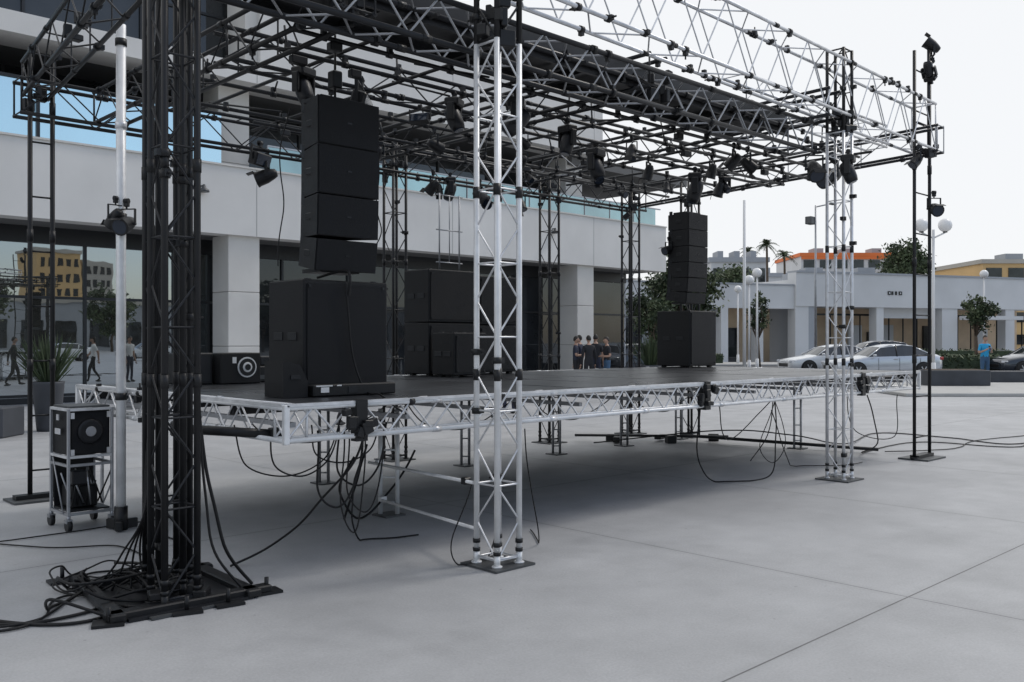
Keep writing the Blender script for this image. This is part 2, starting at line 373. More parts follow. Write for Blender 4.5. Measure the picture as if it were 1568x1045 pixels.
for z in (1.1,2.62,4.1,3.4): mb.tube((PX,PY,z),(PX,PY,z+.06),0.048,'blk' if z!=3.4 else 'alu',12)
for an in (0,2.1,4.2): mb.box((PX+.07*math.cos(an),PY+.07*math.sin(an),.05),(.13,.05,.08),'blk',rot=Matrix.Rotation(an,3,'Z'),bev=.006)
mb.obj('support_pole')

# ---------------------------------------------------------------- roof
def rt(name,a,b,side,w,h,kc,kl,rc=0.020,pitch=0.35,cl=20,zig='W',up=Z,faces='tbsS',rungs='',rl=.38):
    mb=MB(); truss(mb,a,b,side,up,w,h,rc,rc*rl,pitch,kc,kl,collar='blk',cl_every=1.8,clamps=cl,zig=zig,faces=faces,rungs=rungs); return mb.obj(name)
rt('roof_truss',(3.0,4.90,4.52),(12.72,5.14,4.50),Y,0.32,0.62,'alu','alu',pitch=0.40,cl=50,rc=.018,rl=.42,zig='W')
rt('roof_truss',(2.3,5.32,3.93),(9.7,5.32,3.93),Y,0.30,0.32,'blk2','greyalu',pitch=0.27,cl=24,rc=0.023)
rt('roof_truss',(2.75,10.0,4.03),(12.7,10.0,4.03),Y,0.24,0.34,'blk','blk2',pitch=0.4,cl=14,faces='sS',rungs='tb')
rt('roof_truss',(2.38,5.3,4.25),(2.95,10.1,4.25),X,0.24,0.34,'blk','blk2',pitch=0.38,cl=10,faces='sb',rungs='tS')
rt('roof_truss',(3.62,5.3,4.05),(3.62,10.0,4.05),X,0.26,0.32,'blk','blk2',pitch=0.34,cl=16,faces='sb',rungs='tS')
rt('roof_truss',(12.68,4.9,4.32),(12.68,10.1,4.12),X,0.20,0.34,'blk2','greyalu',pitch=0.6,cl=8,faces='s',rungs='tbS')
rt('roof_truss',(9.9,5.0,4.32),(9.9,10.0,4.2),X,0.25,0.30,'blk2','greyalu',pitch=0.4,cl=10,faces='sb')
rt('roof_truss',(7.0,5.3,4.15),(7.0,10.0,4.15),X,0.25,0.30,'blk','blk2',pitch=0.4,cl=10,faces='sb')
rt('roof_truss',(3.6,7.35,4.12),(12.7,7.35,4.12),Y,0.22,0.26,'blk','blk2',pitch=0.36,cl=14,faces='sb')
rt('roof_truss',(9.0,5.75,4.45),(12.6,5.75,4.45),Y,0.3,0.3,'alu','alu',pitch=0.4,cl=10,rc=0.016,faces='sb',rungs='t')
mb=MB()
for y,z,xa,xb in ((6.2,3.98,3.6,12.7),(6.75,4.0,3.6,12.7),(8.1,4.02,3.6,12.7),(8.8,3.98,3.6,12.7),(9.4,4.05,5,12.7),(6.0,4.22,8,12.6)):
    mb.tube((xa,y,z),(xb,y,z),0.020,'blk')
    t=xa+.3
    while t<xb:
        mb.tube((t-.025,y,z),(t+.025,y,z),0.032,'blk'); mb.box((t,y,z+.04),(.04,.04,.05),'blk')
        if R.random()<.4: mb.tube((t,y,z),(t,y+R.uniform(-.1,.1),z+R.uniform(.1,.3)),0.010,'blk',6)
        if R.random()<.25: mb.box((t+.1,y,z-.06),(R.uniform(.06,.18),.07,.07),'blk',bev=.008)
        t+=R.uniform(.3,.8)
for x in (4.4,5.3,6.1,8.0,8.9,10.8,11.7):
    mb.tube((x,5.4,4.08),(x,10.0,4.1),0.018,'blk')
for i in range(12):
    xa=R.uniform(3.8,11); ya=R.uniform(5.5,9); mb.tube((xa,ya,4.0),(xa+R.uniform(-.8,.8),ya+R.uniform(.5,1.2),4.2),0.011,'blk',6)
mb.obj('lighting_rig_pipes')
mb=MB()
for i in range(6):
    a=2.9+i*1.13; mb.b2(a+.005,a+1.125,5.53,6.22,4.13,4.17,'blk'); mb.b2(a+.01,a+.05,5.53,6.22,4.07,4.128,'blk')
mb.b2(2.88,9.72,5.495,5.528,4.02,4.22,'blk'); mb.b2(2.88,9.72,6.222,6.26,4.06,4.22,'blk')
mb.obj('roof_canopy_panel')
mb=MB(); mb.tube((12.88,5.14,4.3),(12.88,5.14,5.75),0.022,'blk2'); mb.tube((12.5,5.14,4.55),(13.0,5.14,4.55),0.018,'blk'); mb.tube((12.5,5.14,4.2),(13.05,5.14,4.2),0.018,'blk'); mb.obj('lighting_mast')
mb=MB()
def junk(c,n,s):
    for i in range(n):
        mb.box(V(c)+V((R.uniform(-s,s),R.uniform(-s,s),R.uniform(-s,s)*1.2)),(R.uniform(.04,.12),R.uniform(.04,.09),R.uniform(.04,.14)),'blk',rot=Matrix.Rotation(R.uniform(-.5,.5),3,'Z'),bev=.006)
junk((4.46,4.80,3.85),12,.13); junk((10.05,5.02,4.15),12,.12); junk((12.66,5.1,4.2),6,.12); junk((2.65,8.0,4.2),5,.1);junk((2.95,10,4.1),5,.1)
junk((7.0,5.3,4.0),6,.1); junk((3.62,5.4,3.95),6,.12); junk((12.4,9.9,4.0),8,.13); junk((7.4,10,3.9),7,.12); junk((10.4,10,3.9),7,.12)
mb.obj('truss_corner_blocks')

# ---------------------------------------------------------------- stage lights
def light_mesh(kind,tilt):
    mb=MB(); T=Matrix.Rotation(tilt,3,'X')
    mb.box((0,0,-.03),(.06,.05,.08),'blk',bev=.006); mb.tube((-.03,0,0),(.03,0,0),.035,'blk')
    if kind=='par':
        mb.tube((0,0,-.06),(0,0,-.1),.012,'blk')
        for sx in (-1,1): mb.box((sx*.115,0,-.2),(.012,.035,.2),'blk')
        mb.box((0,0,-.1),(.24,.035,.012),'blk')
        c=V((0,0,-.28)); ax=T@V((0,0,-1))
        mb.lathe(c-ax*.14,ax,[(0,.03),(.01,.055),(.06,.075),(.16,.10),(.27,.105),(.28,.112),(.30,.112)],'blk',16)
        mb.lathe(c+ax*.155,ax,[(0,.095),(.008,.09)],'lens',16)
        mb.tube(c-V((.125,0,0)),c+V((.125,0,0)),.018,'blk')
        mb.box(c+ax*.2+T@V((0,.11,0)),(.16,.006,.1),'blk',rot=T)
    elif kind=='head':
        mb.box((0,0,-.12),(.26,.20,.11),'blk',bev=.02)
        for sx in (-1,1): mb.box((sx*.14,0,-.26),(.045,.10,.24),'blk',bev=.012)
        c=V((0,0,-.33)); ax=T@V((0,0,-1))
        mb.lathe(c-ax*.17,ax,[(0,.05),(.02,.085),(.10,.105),(.2,.105),(.28,.10),(.34,.085)],'blk2',16)
        mb.lathe(c+ax*.172,ax,[(0,.072),(.012,.065)],'lens',16)
        mb.tube(c-V((.14,0,0)),c+V((.14,0,0)),.03,'blk')
    else:
        for sx in (-1,1): mb.box((sx*.2,0,-.14),(.014,.03,.2),'blk')
        mb.box((0,0,-.06),(.41,.03,.014),'blk')
        mb.box((0,0,-.22),(.37,.12,.18),'blk',rot=T,bev=.015)
        mb.box(T@V((0,-.062,0))+V((0,0,-.22)),(.32,.006,.14),'lens',rot=T)
    return mb.mesh('stage_light_'+kind)
LM={}
for k in ('par','head','flood'):
    for t in (-.9,-.4,.3,.8,1.2): LM[(k,t)]=light_mesh(k,t)
def lamp(x,y,z,k='par',t=.8,rz=0.0,s=1.0): inst('stage_light',LM[(k,t)],(x,y,z),(0,0,rz),s*.72)
for a in [(4.2,7.0,4.02,'head',-.4,.3),(4.86,7.1,4.02,'flood',.3,.8,1.5),(5.3,9.8,3.92,'flood',.3,.5,1.2),(5.42,9.85,3.80,'par',1.2,.9,1.2),
          (7.9,9.8,3.92,'par',.8,.4),(8.2,9.8,3.92,'head',.3,1),(8.75,9.8,3.9,'par',-.9,.5,1.1),(8.9,9.8,3.8,'par',1.2,2.3),(5.7,6.75,3.98,'head',-.4,.5),(5.98,6.18,3.93,'head',.8,.7,1.15),
          (7.3,6.75,3.98,'head',.3,1.5),(8.4,7.3,3.98,'head',-.4,.2,1.2),(10.6,7.4,3.98,'head',.3,.6,1.3),(10.2,5.2,3.80,'par',1.2,1.2,1.3),(9.98,4.88,3.76,'head',-.4,.3,1.0),(9.8,5.2,3.82,'par',.8,2.4,1.2),
          (10.0,6.2,4.0,'par',-.9,1),(9.7,6.2,4.0,'par',.8,.4),(11.2,7.4,3.98,'par',.3,.6)]:
    lamp(*a)
for y,z in ((6.75,3.98),(7.35,3.98),(8.1,4.0),(8.8,3.96),(9.85,3.85)):
    x=5.6+R.random()
    while x<12.4:
        lamp(x,y,z,R.choice(['par','head','par','flood']),R.choice([-.9,-.4,.3,.8,1.2]),R.uniform(0,6.28),R.uniform(.65,.95))
        x+=R.uniform(1.3,2.6)
lamp(3.0,7.83,2.78,'par',1.2,2.2,.95); lamp(2.92,7.86,2.80,'par',.8,.2,.8)
inst('stage_light',LM[('par',-.9)],(12.92,5.10,5.45),(math.pi,0,.6),.75); inst('stage_light',LM[('head',.3)],(12.88,5.1,5.15),(math.pi*.8,0,1.6),.6)
lamp(12.96,5.1,3.65,'par',1.2,2.4,1.1); lamp(12.40,5.1,4.2,'par',.8,1.0,.9)
lamp(11.96,8.85,3.25,'par',1.2,1.4,.9)

# ---------------------------------------------------------------- speakers
def sub(name,x0,x1,y0,y1,z0,z1,split=1):
    mb=MB(); n=split; h=(z1-z0)/n
    for i in range(n):
        a=z0+i*h+(0.025 if i==0 else 0.004); b=z0+(i+1)*h-0.004
        mb.b2(x0,x1,y0,y1,a,b,'spk',bev=0.010)
        mb.b2(x0+.03,x1-.03,y0-.010,y0-.001,a+.035,b-.035,'gril')
        for zz in (a+.05,b-.05):
            for xx in (x0+.05,x1-.05): mb.box((xx,y0-.013,zz),(.02,.006,.02),'blk2')
        for yy in (y0+(y1-y0)*.3,y0+(y1-y0)*.7):
            mb.box((x0-.003,yy,(a+b)/2),(.008,.13,.06),'blk2',bev=.002)
    for xx in (x0+.08,x1-.08):
        for yy in (y0+.08,y1-.08):
            mb.box((xx,yy,z0+.012),(.06,.06,.024),'blk')
            mb.tube((xx,yy,z1-.01),(xx,yy,z1+.006),.03,'blk2')
    return mb.obj(name)
sub('subwoofer',3.61,4.38,6.02,6.54,1.181,2.07)
sub('subwoofer',11.9,12.62,8.4,9.04,1.181,2.08)
sub('subwoofer',6.78,7.55,8.5,8.98,1.181,2.46,2)
sub('subwoofer',7.58,8.25,8.5,8.98,1.181,2.42,2)
sub('subwoofer',6.75,7.25,8.0,8.4,1.181,1.70)
mb=MB(); o=len(mb.v)
prof=[(0,0),(.205,0),(.205,.12),(.14,.24),(0,.27)]
for yy in (0,.27):
    for p in prof: mb.v.append(V((p[0],yy,p[1])))
n=5
mb.face(tuple(o+i for i in range(n)),'spk'); mb.face(tuple(o+n+i for i in reversed(range(n))),'spk')
for i in range(n):
    j=(i+1)%n; mb.face((o+j,o+i,o+n+i,o+n+j),'gril' if i==2 else 'spk')
mb.box((.10,-.004,.15),(.08,.008,.03),'blk2')
mb.obj('monitor_wedge',(3.39,5.93,1.185))
mb=MB(); mb.b2(0,.75,0,.10,0,.09,'blk',bev=.01); mb.b2(.06,.13,-.004,0,.03,.07,'wht'); mb.b2(.02,.16,-.004,0,.075,.085,'wht'); mb.b2(.2,.24,-.004,0,.075,.085,'wht')
mb.b2(.30,.38,-.006,0,.02,.07,'blk2'); mb.obj('cable_connector_box',(3.62,5.89,1.185))
def array(name,xl,xr,yf,ztop,hs,tilts,dep=.42,taper=.11):
    mb=MB(); w=xr-xl; xc=(xl+xr)/2; p=V((xc,yf+dep/2,ztop))
    mb.b2(xc-w/2+.08,xc+w/2-.08,yf+.08,yf+dep-.08,ztop+.0,ztop+.03,'blk')
    mb.tube((xc,yf+.2,ztop+.03),(xc,yf+.2,4.05),.010,'blk'); mb.box((xc,yf+.2,ztop+.2),(.09,.09,.14),'blk',bev=.01)
    for h,t in zip(hs,tilts):
        t=math.radians(t); dn=V((0,math.sin(t),-math.cos(t))); nf=V((0,-math.cos(t),-math.sin(t)))
        o=len(mb.v)
        for z in (0.002,h-0.002):
            for (sx,f) in ((-1,1),(1,1),(1,-1),(-1,-1)):
                hw=w/2 if f==1 else w/2-taper
                mb.v.append(p+dn*(z if f==1 else (z+ (0.006 if z<.1 else -.006)))+V((sx*hw,0,0))+nf*(f*dep/2))
        for q in ((0,1,2,3),(7,6,5,4),(0,4,5,1),(1,5,6,2),(2,6,7,3),(3,7,4,0)): mb.face(tuple(o+i for i in q),'spk')
        rot=Matrix((X,-nf,-dn)).transposed()
        c=p+dn*(h/2)+nf*(dep/2+.005)
        mb.box(c,(w-.02,.010,h-.014),'gril',rot=rot)
        mb.box(c+nf*.007,(.04,.005,.012),'blk2',rot=rot)
        for sx in (-1,1):
            mb.box(p+dn*(h*.5)+V((sx*(w/2-taper*.45),0,0))+nf*(.02),(.018,.10,.05),'blk',rot=rot,bev=.004)
            mb.box(p+dn*(h*.02)+V((sx*(w/2-taper*.9),0,0))-nf*(dep*.36),(.02,.05,.10),'blk2',rot=rot)
        p=p+dn*h
    mb.box(p+V((0,.0,-.015)),(w-.2,.26,.03),'blk')
    return mb.obj(name)
array('line_array_speaker',3.77,4.34,6.08,3.49,(.37,.38,.32,.25),(0,.5,2,8))
array('line_array_speaker',11.92,12.45,8.45,3.62,(.26,.26,.25,.24,.22,.17),(0,0,1,2,4,8),dep=.42,taper=.05)
mb=MB(); mb.b2(0,.42,0,.3,0,.30,'spk',bev=.01); mb.lathe((.27,-.004,.16),(0,-1,0),[(0,.10),(.004,.10)],'wht',20); mb.lathe((.27,-.010,.16),(0,-1,0),[(0,.085),(.004,.085)],'blk',20); mb.lathe((.27,-.016,.16),(0,-1,0),[(0,.05),(.004,.045)],'wht',16);mb.lathe((.27,-.022,.16),(0,-1,0),[(0,.03),(.004,.03)],'blk',16)
mb.b2(.12,.16,-.003,0,.2,.26,'wht'); mb.obj('practice_amplifier',(4.05,8.25,1.185))
mb=MB(); mb.b2(0,.5,0,.35,0,.16,'blk',bev=.01); mb.b2(.05,.4,.05,.3,.165,.26,'blk2',bev=.01); mb.b2(.02,.48,-.003,0,.03,.07,'plate'); mb.obj('amplifier_rack',(4.55,8.45,1.185))
mb=MB(); mb.b2(0,.32,0,.3,0,.30,'blk',bev=.01); mb.b2(.03,.29,-.004,0,.03,.27,'blk2'); mb.obj('stage_monitor',(3.70,8.35,1.185))
mb=MB()
for xx in (0,.32): mb.tube((xx,0,0),(xx,0,.95),.010,'greyalu')
for z in (.93,.5,.1): mb.tube((-.05,0,z),(.37,0,z),.008,'greyalu')
mb.tube((.16,0,.1),(.16,0,.93),.007,'greyalu'); mb.obj('pipe_frame',(7.15,8.75,2.470))

# ---------------------------------------------------------------- flight case
mb=MB(); w,d,h=.36,.40,.90
for sx in (0,1):
    for sy in (0,1):
        mb.box((sx*w,sy*d,.13+h/2),(.024,.024,h),'greyalu',bev=.004)
        mb.tube((sx*w,sy*d,.13),(sx*w,sy*d,.09),.018,'greyalu'); mb.tube((sx*w-.018,sy*d,.05),(sx*w+.018,sy*d,.05),.05,'blk',14); mb.box((sx*w,sy*d,.085),(.05,.06,.03),'greyalu')
for z in (.14,.55,.62,1.02):
    for (c,s_) in (((w/2,0,z),(w,.022,.022)),((w/2,d,z),(w,.022,.022)),((0,d/2,z),(.022,d,.022)),((w,d/2,z),(.022,d,.022))): mb.box(c,s_,'alu' if z in(.62,1.02) else 'greyalu')
mb.b2(.014,w-.014,.014,d-.014,.635,1.005,'spk'); mb.b2(.03,w-.03,.006,.013,.65,.99,'gril')
mb.lathe((w/2,.004,.83),(0,-1,0),[(0,.11),(.01,.10),(.015,.085)],'blk2',20); mb.lathe((w/2,-.012,.83),(0,-1,0),[(0,.045),(.006,.04)],'greyalu',16)
mb.b2(.014,w-.014,.014,d-.014,1.033,1.048,'plate'); mb.b2(.014,w-.014,.014,d-.014,.155,.17,'blk'); mb.b2(.014,w-.014,d-.03,d-.02,.17,.6,'blk')
for i in range(26):
    a=V((R.uniform(.05,w-.05),R.uniform(.04,d-.06),.2)); mb.tube(a,a+V((R.uniform(-.12,.12),R.uniform(-.06,.06),R.uniform(.15,.33))),.007,R.choice(['rub','greyalu','blk','blk']),6)
mb.b2(.06,.28,.1,.33,.175,.36,'blk',bev=.01); mb.b2(.04,.16,.02,.1,.38,.5,'blk2',bev=.01)
for (xx,zz) in ((.03,.97),(.33,.97),(.03,.66),(.33,.66)): mb.box((xx,-.006,zz),(.03,.012,.05),'alu')
mb.box((-.016,d/2,.83),(.010,.12,.05),'alu',bev=.003); mb.box((-.016,d/2,.95),(.008,.05,.05),'alu'); mb.tube((-.014,.08,.14),(-.014,d-.08,.6),.007,'greyalu')
mb.obj('flight_case',(2.63,8.12,0),0.03)

# ---------------------------------------------------------------- cables
def cr(pts,n=10):
    out=[]; P=[pts[0]]+list(pts)+[pts[-1]]
    for i in range(1,len(P)-2):
        p0,p1,p2,p3=[V(q) for q in P[i-1:i+3]]
        for k in range(n):
            t=k/n; out.append(0.5*((2*p1)+(-p0+p2)*t+(2*p0-5*p1+4*p2-p3)*t*t+(-p0+3*p1-3*p2+p3)*t**3))
    out.append(V(pts[-1]))
    for i,p in enumerate(out):
        f=noise.noise_vector(p*2.3)*.03; p.x+=f.x; p.y+=f.y
        if p.z<0.012: p.z=0.012
    return out
def cable(pts,r=.010,k='rub'):
    mb=MB(); mb.poly(cr(pts),r*.85,k,7); return mb.obj('power_cable')
g=.012
cable([S(-3.6,4.9,g),S(-2.80,5.01,g),S(-2.70,5.40,g),S(-2.75,5.9,g),S(-2.6,6.3,g),S(-2.35,6.1,.2),S(-2.3,5.7,.6)])
cable([S(-3.6,5.1,g),S(-2.85,5.12,g),S(-2.6,5.25,g),S(-2.45,5.5,g),S(-2.5,6.0,g),S(-2.3,6.1,g)],.012)
cable([S(-3.8,5.3,g),S(-3.0,5.05,g),S(-2.7,5.25,g),S(-2.8,5.7,g),S(-2.3,5.9,g)],.009)
cable([S(-3.8,5.5,g),S(-3.0,5.2,g),S(-2.5,5.15,g),S(-2.35,5.35,g),S(-2.6,5.7,.05)],.012)
for i in range(9):
    a=R.uniform(0,6.28); pts=[]
    cxx,cyy=2.12+R.uniform(-.15,.35),5.95+R.uniform(-.3,.3)
    for q in range(9):
        aa=a+q*.85; rr=R.uniform(.15,.36); pts.append((cxx+rr*math.cos(aa),cyy+rr*math.sin(aa)*1.1,R.choice([g,.03,.07,.14])))
    cable(pts,R.choice([.009,.011,.007]))
for i in range(4):
    cable([(2.1+.08*i,6.05-.1*i,g),(2.2+.04*i,5.85,.25),(2.28,5.6+.02*i,.7),(2.30+.01*i,5.57,1.8),(2.31,5.56,3.0),(2.33,5.55,4.2)],.008)
cable([(2.75,5.32,.04),(2.58,5.38,.4),(2.52,5.42,1.2)],.010); cable([(2.92,5.5,g),(2.72,5.50,.3),(2.62,5.52,.8),(2.56,5.52,1.15)],.013)
cable([S(-1.99,6.45,g),S(-1.75,6.6,.12),S(-1.45,6.5,.36),S(-1.15,6.4,.7),S(-1.0,6.3,.98)],.010)
cable([S(-4.4,7.3,g),S(-3.6,7.05,g),S(-3.05,7.1,g),S(-2.6,6.6,g)],.007); cable([S(-4.6,7.0,g),S(-4.0,7.3,g),S(-3.3,8.0,g),S(-2.9,8.2,.05)],.007)
cable([S(-3.0,7.6,g),S(-2.6,7.2,g),S(-2.3,6.4,g),S(-2.2,6.0,.1)],.008)
for (xa,xb,dp,yy) in ((3.1,3.6,.32,5.6),(3.4,3.75,.55,5.5),(3.62,3.9,.6,5.45),(3.7,4.1,.45,5.7),(3.6,4.2,.3,5.9),(3.2,4.1,.42,6.3),(3.55,3.7,.72,5.4)):
    cable([(xa,yy,.98),(xa+(xb-xa)*.15,yy+.05,.98-dp*.75),(xa+(xb-xa)*.5,yy,.98-dp),(xa+(xb-xa)*.85,yy-.03,.98-dp*.7),(xb,yy-.05,.99)],R.choice([.007,.009]))
cable([S(-1.02,6.3,.95),S(-1.2,6.9,.35),S(-1.2,7.3,g),S(-.95,7.4,g),S(-.77,7.5,g)],.008)
cable([S(-1.35,7.9,.6),S(-1.5,8.0,.3),S(-1.38,8.2,g),S(-1.1,8.4,.25),S(-.9,8.4,.6)],.012)
cable([S(-1.2,7.5,.75),S(-1.35,7.8,.3),S(-1.45,7.9,.06)],.012)
cable([S(-.30,6.8,.55),S(-.42,6.7,.15),S(-.38,6.5,g),S(-.2,6.6,g),S(-.1,6.9,.3)],.006)
cable([S(.08,6.8,.95),S(.12,6.9,.5),S(.22,7.2,g),S(.15,7.7,g)],.006)
cable([S(2.0,9.7,.95),S(2.02,9.9,.35),S(2.25,10.3,.03),S(2.7,10.4,g),S(3.0,10.5,.10),S(3.05,10.6,.5),S(3.05,10.6,.95)],.009)
cable([S(3.0,10.5,.95),S(2.95,10.6,.5),S(2.8,10.7,.2)],.007); cable([S(3.0,10.6,.8),S(3.3,11,.2),S(3.6,11.6,g),S(4.2,11.7,g),S(4.6,12,g)],.007)
cable([S(2.2,9.8,.95),S(2.4,10.2,.5),S(2.9,10.8,.75),S(3.1,10.8,.95)],.007); cable([S(3.05,10.6,.9),S(2.9,10.7,.4),S(3.1,10.9,.15),S(3.25,10.9,.4),S(3.1,10.8,.9)],.006)
cable([S(1.2,13.5,.1),S(3,13.3,.3),S(4.0,13.2,.25),S(5.0,13.8,.05),S(6.3,15.8,g),S(7.2,15,g),S(7.6,14.1,g),S(8.5,14.6,g),S(10,15.2,g)],.011)
cable([S(4.6,11.9,.9),S(4.8,12,.3),S(5.0,13,g),S(6.4,14.4,g),S(7.5,13.7,g),S(8.6,14.9,g),S(9.8,14.8,g)],.010)
cable([S(4.2,11.5,.9),S(4.4,11.7,.45),S(5.0,12,.35),S(5.05,12,.9)],.007); cable([S(5.3,13,.03),S(6.5,13.5,g),S(7.4,14.6,g),S(9,15.6,g)],.009)
cable([(3.95,5.98,2.05),(3.97,5.97,1.7),(4.05,5.965,1.35),(4.1,5.9,1.2),(4.0,5.6,1.2),(3.95,5.25,1.1)],.009)
cable([(3.9,6.3,2.1),(3.98,5.99,2.14),(3.97,5.97,1.95)],.012)
for sgn in range(4):
    xa=4.5+sgn*2.1
    cable([(xa,8.75,.9),(xa+.3,8.7,.6),(xa+.9,8.7,.5),(xa+1.5,8.7,.7),(xa+1.9,8.7,.9)],.009)
cable([(3.76,6.5,3.45),(3.72,6.55,3.0),(3.75,6.58,2.6),(3.72,6.58,2.2)],.006)
cable([(4.36,6.2,3.5),(4.42,6.2,3.0),(4.38,6.2,2.7),(4.43,6.2,2.5),(4.36,6.2,2.35)],.006)
mb=MB(); mb.tube(S(2.7,14.6,.1),S(5.2,13.0,.06),.025,'blk'); mb.tube(S(1.0,14.6,.1),S(3.4,14.4,.1),.02,'blk')
for i in range(5): mb.box(S(R.uniform(1.0,3.4),R.uniform(14.2,14.9),.06),(R.uniform(.1,.3),R.uniform(.1,.15),R.uniform(.06,.12)),'blk',rot=Matrix.Rotation(R.uniform(0,3),3,'Z'),bev=.01)
mb.obj('cable_trunking')
mb=MB(); mb.tube((2.6,5.9,1.02),(3.2,5.6,.96),.032,'blk',12); mb.box((2.6,5.9,1.02),(.08,.10,.10),'blk',bev=.01); mb.box((3.15,5.62,.97),(.08,.08,.08),'blk',bev=.01); mb.obj('rigging_bar')

# ---------------------------------------------------------------- office building
B0=23.3
mb=MB()
xl,xr=-25,31.3
mb.b2(xl,xr,B0,B0+.6,4.5,6.35,'stucco')
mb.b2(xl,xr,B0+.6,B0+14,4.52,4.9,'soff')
xs=xl+2
while xs<xr:
    mb.b2(xs-.010,xs+.010,B0-.004,B0-.001,4.5,6.35,'seam'); xs+=7.1
mb.b2(xl,xr,B0-.05,B0+.65,6.352,6.40,'stucco2')
mb.b2(xl,12.6,B0-.02,B0+1.2,8.75,9.25,'stucco')
mb.b2(12.6,27.2,B0-.02,B0+1.2,8.75,12.2,'stucco')
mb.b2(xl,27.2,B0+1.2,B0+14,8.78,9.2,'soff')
xs=xl+2
while xs<27:
    mb.b2(xs-.010,xs+.010,B0-.024,B0-.021,8.75,9.25 if xs<12.6 else 12.2,'seam'); xs+=7.1
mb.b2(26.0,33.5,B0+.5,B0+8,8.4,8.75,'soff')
def glazing(x0,x1,yp,z0,z1,k,mod,trans):
    mb.b2(x0,x1,yp,yp+.02,z0,z1,k)
    x=x0
    while x<=x1:
        mb.b2(x-.035,x+.035,yp-.06,yp-.002,z0,z1,'mull'); x+=mod
    for z in trans: mb.b2(x0,x1,yp-.05,yp-.003,z-.035,z+.035,'mull')
G=25.3
glazing(xl,12.0,G,.15,4.1,'gl_mid',2.4,(2.72,.2))
glazing(12.01,31,G,.15,4.1,'gl_lo',2.4,(2.72,.2))
mb.b2(xl,31,G-.1,G+.0-.003,4.1,4.52,'mull'); mb.b2(xl,31,G-.1,G+.2,0,.15,'mull')
glazing(xl,27,B0+3,4.9,8.78,'gl_lo',2.9,(6.9,))
glazing(xl,12.4,B0+1.3,9.25,12.2,'gl_lo',2.9,(10.8,))
glazing(xl,11.6,B0+.30,6.42,7.78,'gl_hi',3.55,())
mb.b2(xl,11.7,B0+.24,B0+.36,7.782,7.85,'mull')
mb.b2(xl,31,B0+6,B0+6.1,0,12,'inter')
for cx in (-2.0,12.2,26.4):
    for z0,z1 in ((0,1.45),(1.46,2.95),(2.96,4.52)):
        mb.b2(cx-.47,cx+.47,B0+.15,B0+1.1,z0,z1,'stucco2',bev=.015)
    for z0,z1 in ((4.9,6.6),(6.61,8.76)):
        mb.b2(cx-.47,cx+.47,B0+.75,B0+1.7,z0,z1,'stucco2',bev=.015)
mb.b2(12.2,13.0,B0+.10,B0+1.15,9.25,12.2,'stucco2')
x=13.0
while x<xr-1.5:
    mb.b2(x+.02,x+1.46,B0+.3,B0+.32,6.42,7.12,'gl_rail'); mb.b2(x-.015,x+.015,B0+.28,B0+.34,6.40,7.15,'greyalu'); x+=1.5
mb.b2(13,xr,B0+.285,B0+.335,7.125,7.17,'greyalu')
mb.b2(xr-.3,xr,B0+.6,B0+14,4.9,6.35,'stucco'); mb.b2(30.4,31.2,B0+2.1,B0+14,0,4.5,'gwall')
mb.b2(26.9,27.15,B0+1.2,B0+14,9.2,12.2,'stucco')
for cx in (10.9,24.4,-1):
    mb.lathe((cx,B0-.14,5.55),(0,0,1),[(0,.14),(.05,.13),(.12,.05),(.2,.03)],'plate',12); mb.box((cx,B0-.06,5.72),(.05,.12,.04),'plate')
mb.obj('office_building')

# buildings across the street behind the station (seen mirrored in the lobby glass)
mb=MB(); bx0,bx1,by=56,64.6,-141
mb.b2(bx0,bx1,by-10,by,0,19.0,'tan'); mb.b2(bx0-.3,bx1+.3,by-10.2,by+.3,19,19.6,'tan2')
for fl in range(6):
    for i in range(5):
        a=bx0+.6+i*1.62; z=1.2+fl*3.0
        mb.b2(a,a+.95,by+.003,by+.05,z,z+1.7,'mull')
mb.obj('apartment_building')
mb=MB(); mb.b2(65.2,71,-151,-141.5,0,17.8,'tan2')
for fl in range(6):
    for i in range(4): mb.b2(65.6+i*1.35,66.4+i*1.35,-141.497,-141.4,1.2+fl*2.8,2.8+fl*2.8,'mull')
mb.obj('apartment_building')
mb=MB(); mb.b2(-60,120,-100,-92,0,7.2,'gwall'); mb.b2(-60.2,120.2,-100,-91.7,7.2,7.8,'tan2')
for i in range(38): mb.b2(-59+i*4.7,-56+i*4.7,-91.99,-91.9,.6,4.6,'gl_lo')
mb.obj('commercial_building')

# ---------------------------------------------------------------- shop building (white, low)
so=S(21.1,68); su=V((.92,-.391,0))
mb=MB()
def sb(*a,**k): obox(mb,so,su,*a,**k)
sb(0,28,-.0,1.0,4.2,6.7,'wwall'); sb(0,28,1.0,12,4.3,6.2,'wwall'); sb(0,28,-.08,1.05,6.702,6.85,'gwall')
sb(0,1.2,.1,1,0,4.2,'wwall'); sb(1.2,1.9,.1,6,0,4.2,'gwall')
for a,b in ((7.6,8.3),(14.2,15.8),(21,22)): sb(a,b,.1,.9,0,4.2,'wwall')
sb(1.9,28,5.0,5.2,0,4.3,'beige')
for a in (2.4,4.6,9,11,12.6,17,19,23): sb(a,a+R.uniform(.9,1.6),4.8,4.98,0,R.uniform(2.3,3.2),R.choice(['wood','inter','gl_lo','wwall']))
for i in range(18): sb(1.9+i*1.45,1.96+i*1.45,2.0,2.1,0,3.6,'mull')
sb(1.9,28,2.0,2.1,3.6,3.75,'mull'); sb(8.3,14.2,1.0,1.2,3.4,4.2,'wwall')
sb(16,21,-1.6,0.1,3.3,3.6,'wwall')
for i,wd in enumerate((.26,.16,.16,.30)): sb(8.6+i*.36,8.6+wd+i*.36,-.06,-.003,5.18,5.46,'mull')
for i in (0,3): sb(8.68+i*.36,8.78+i*.36,-.075,-.062,5.26,5.38,'wwall')
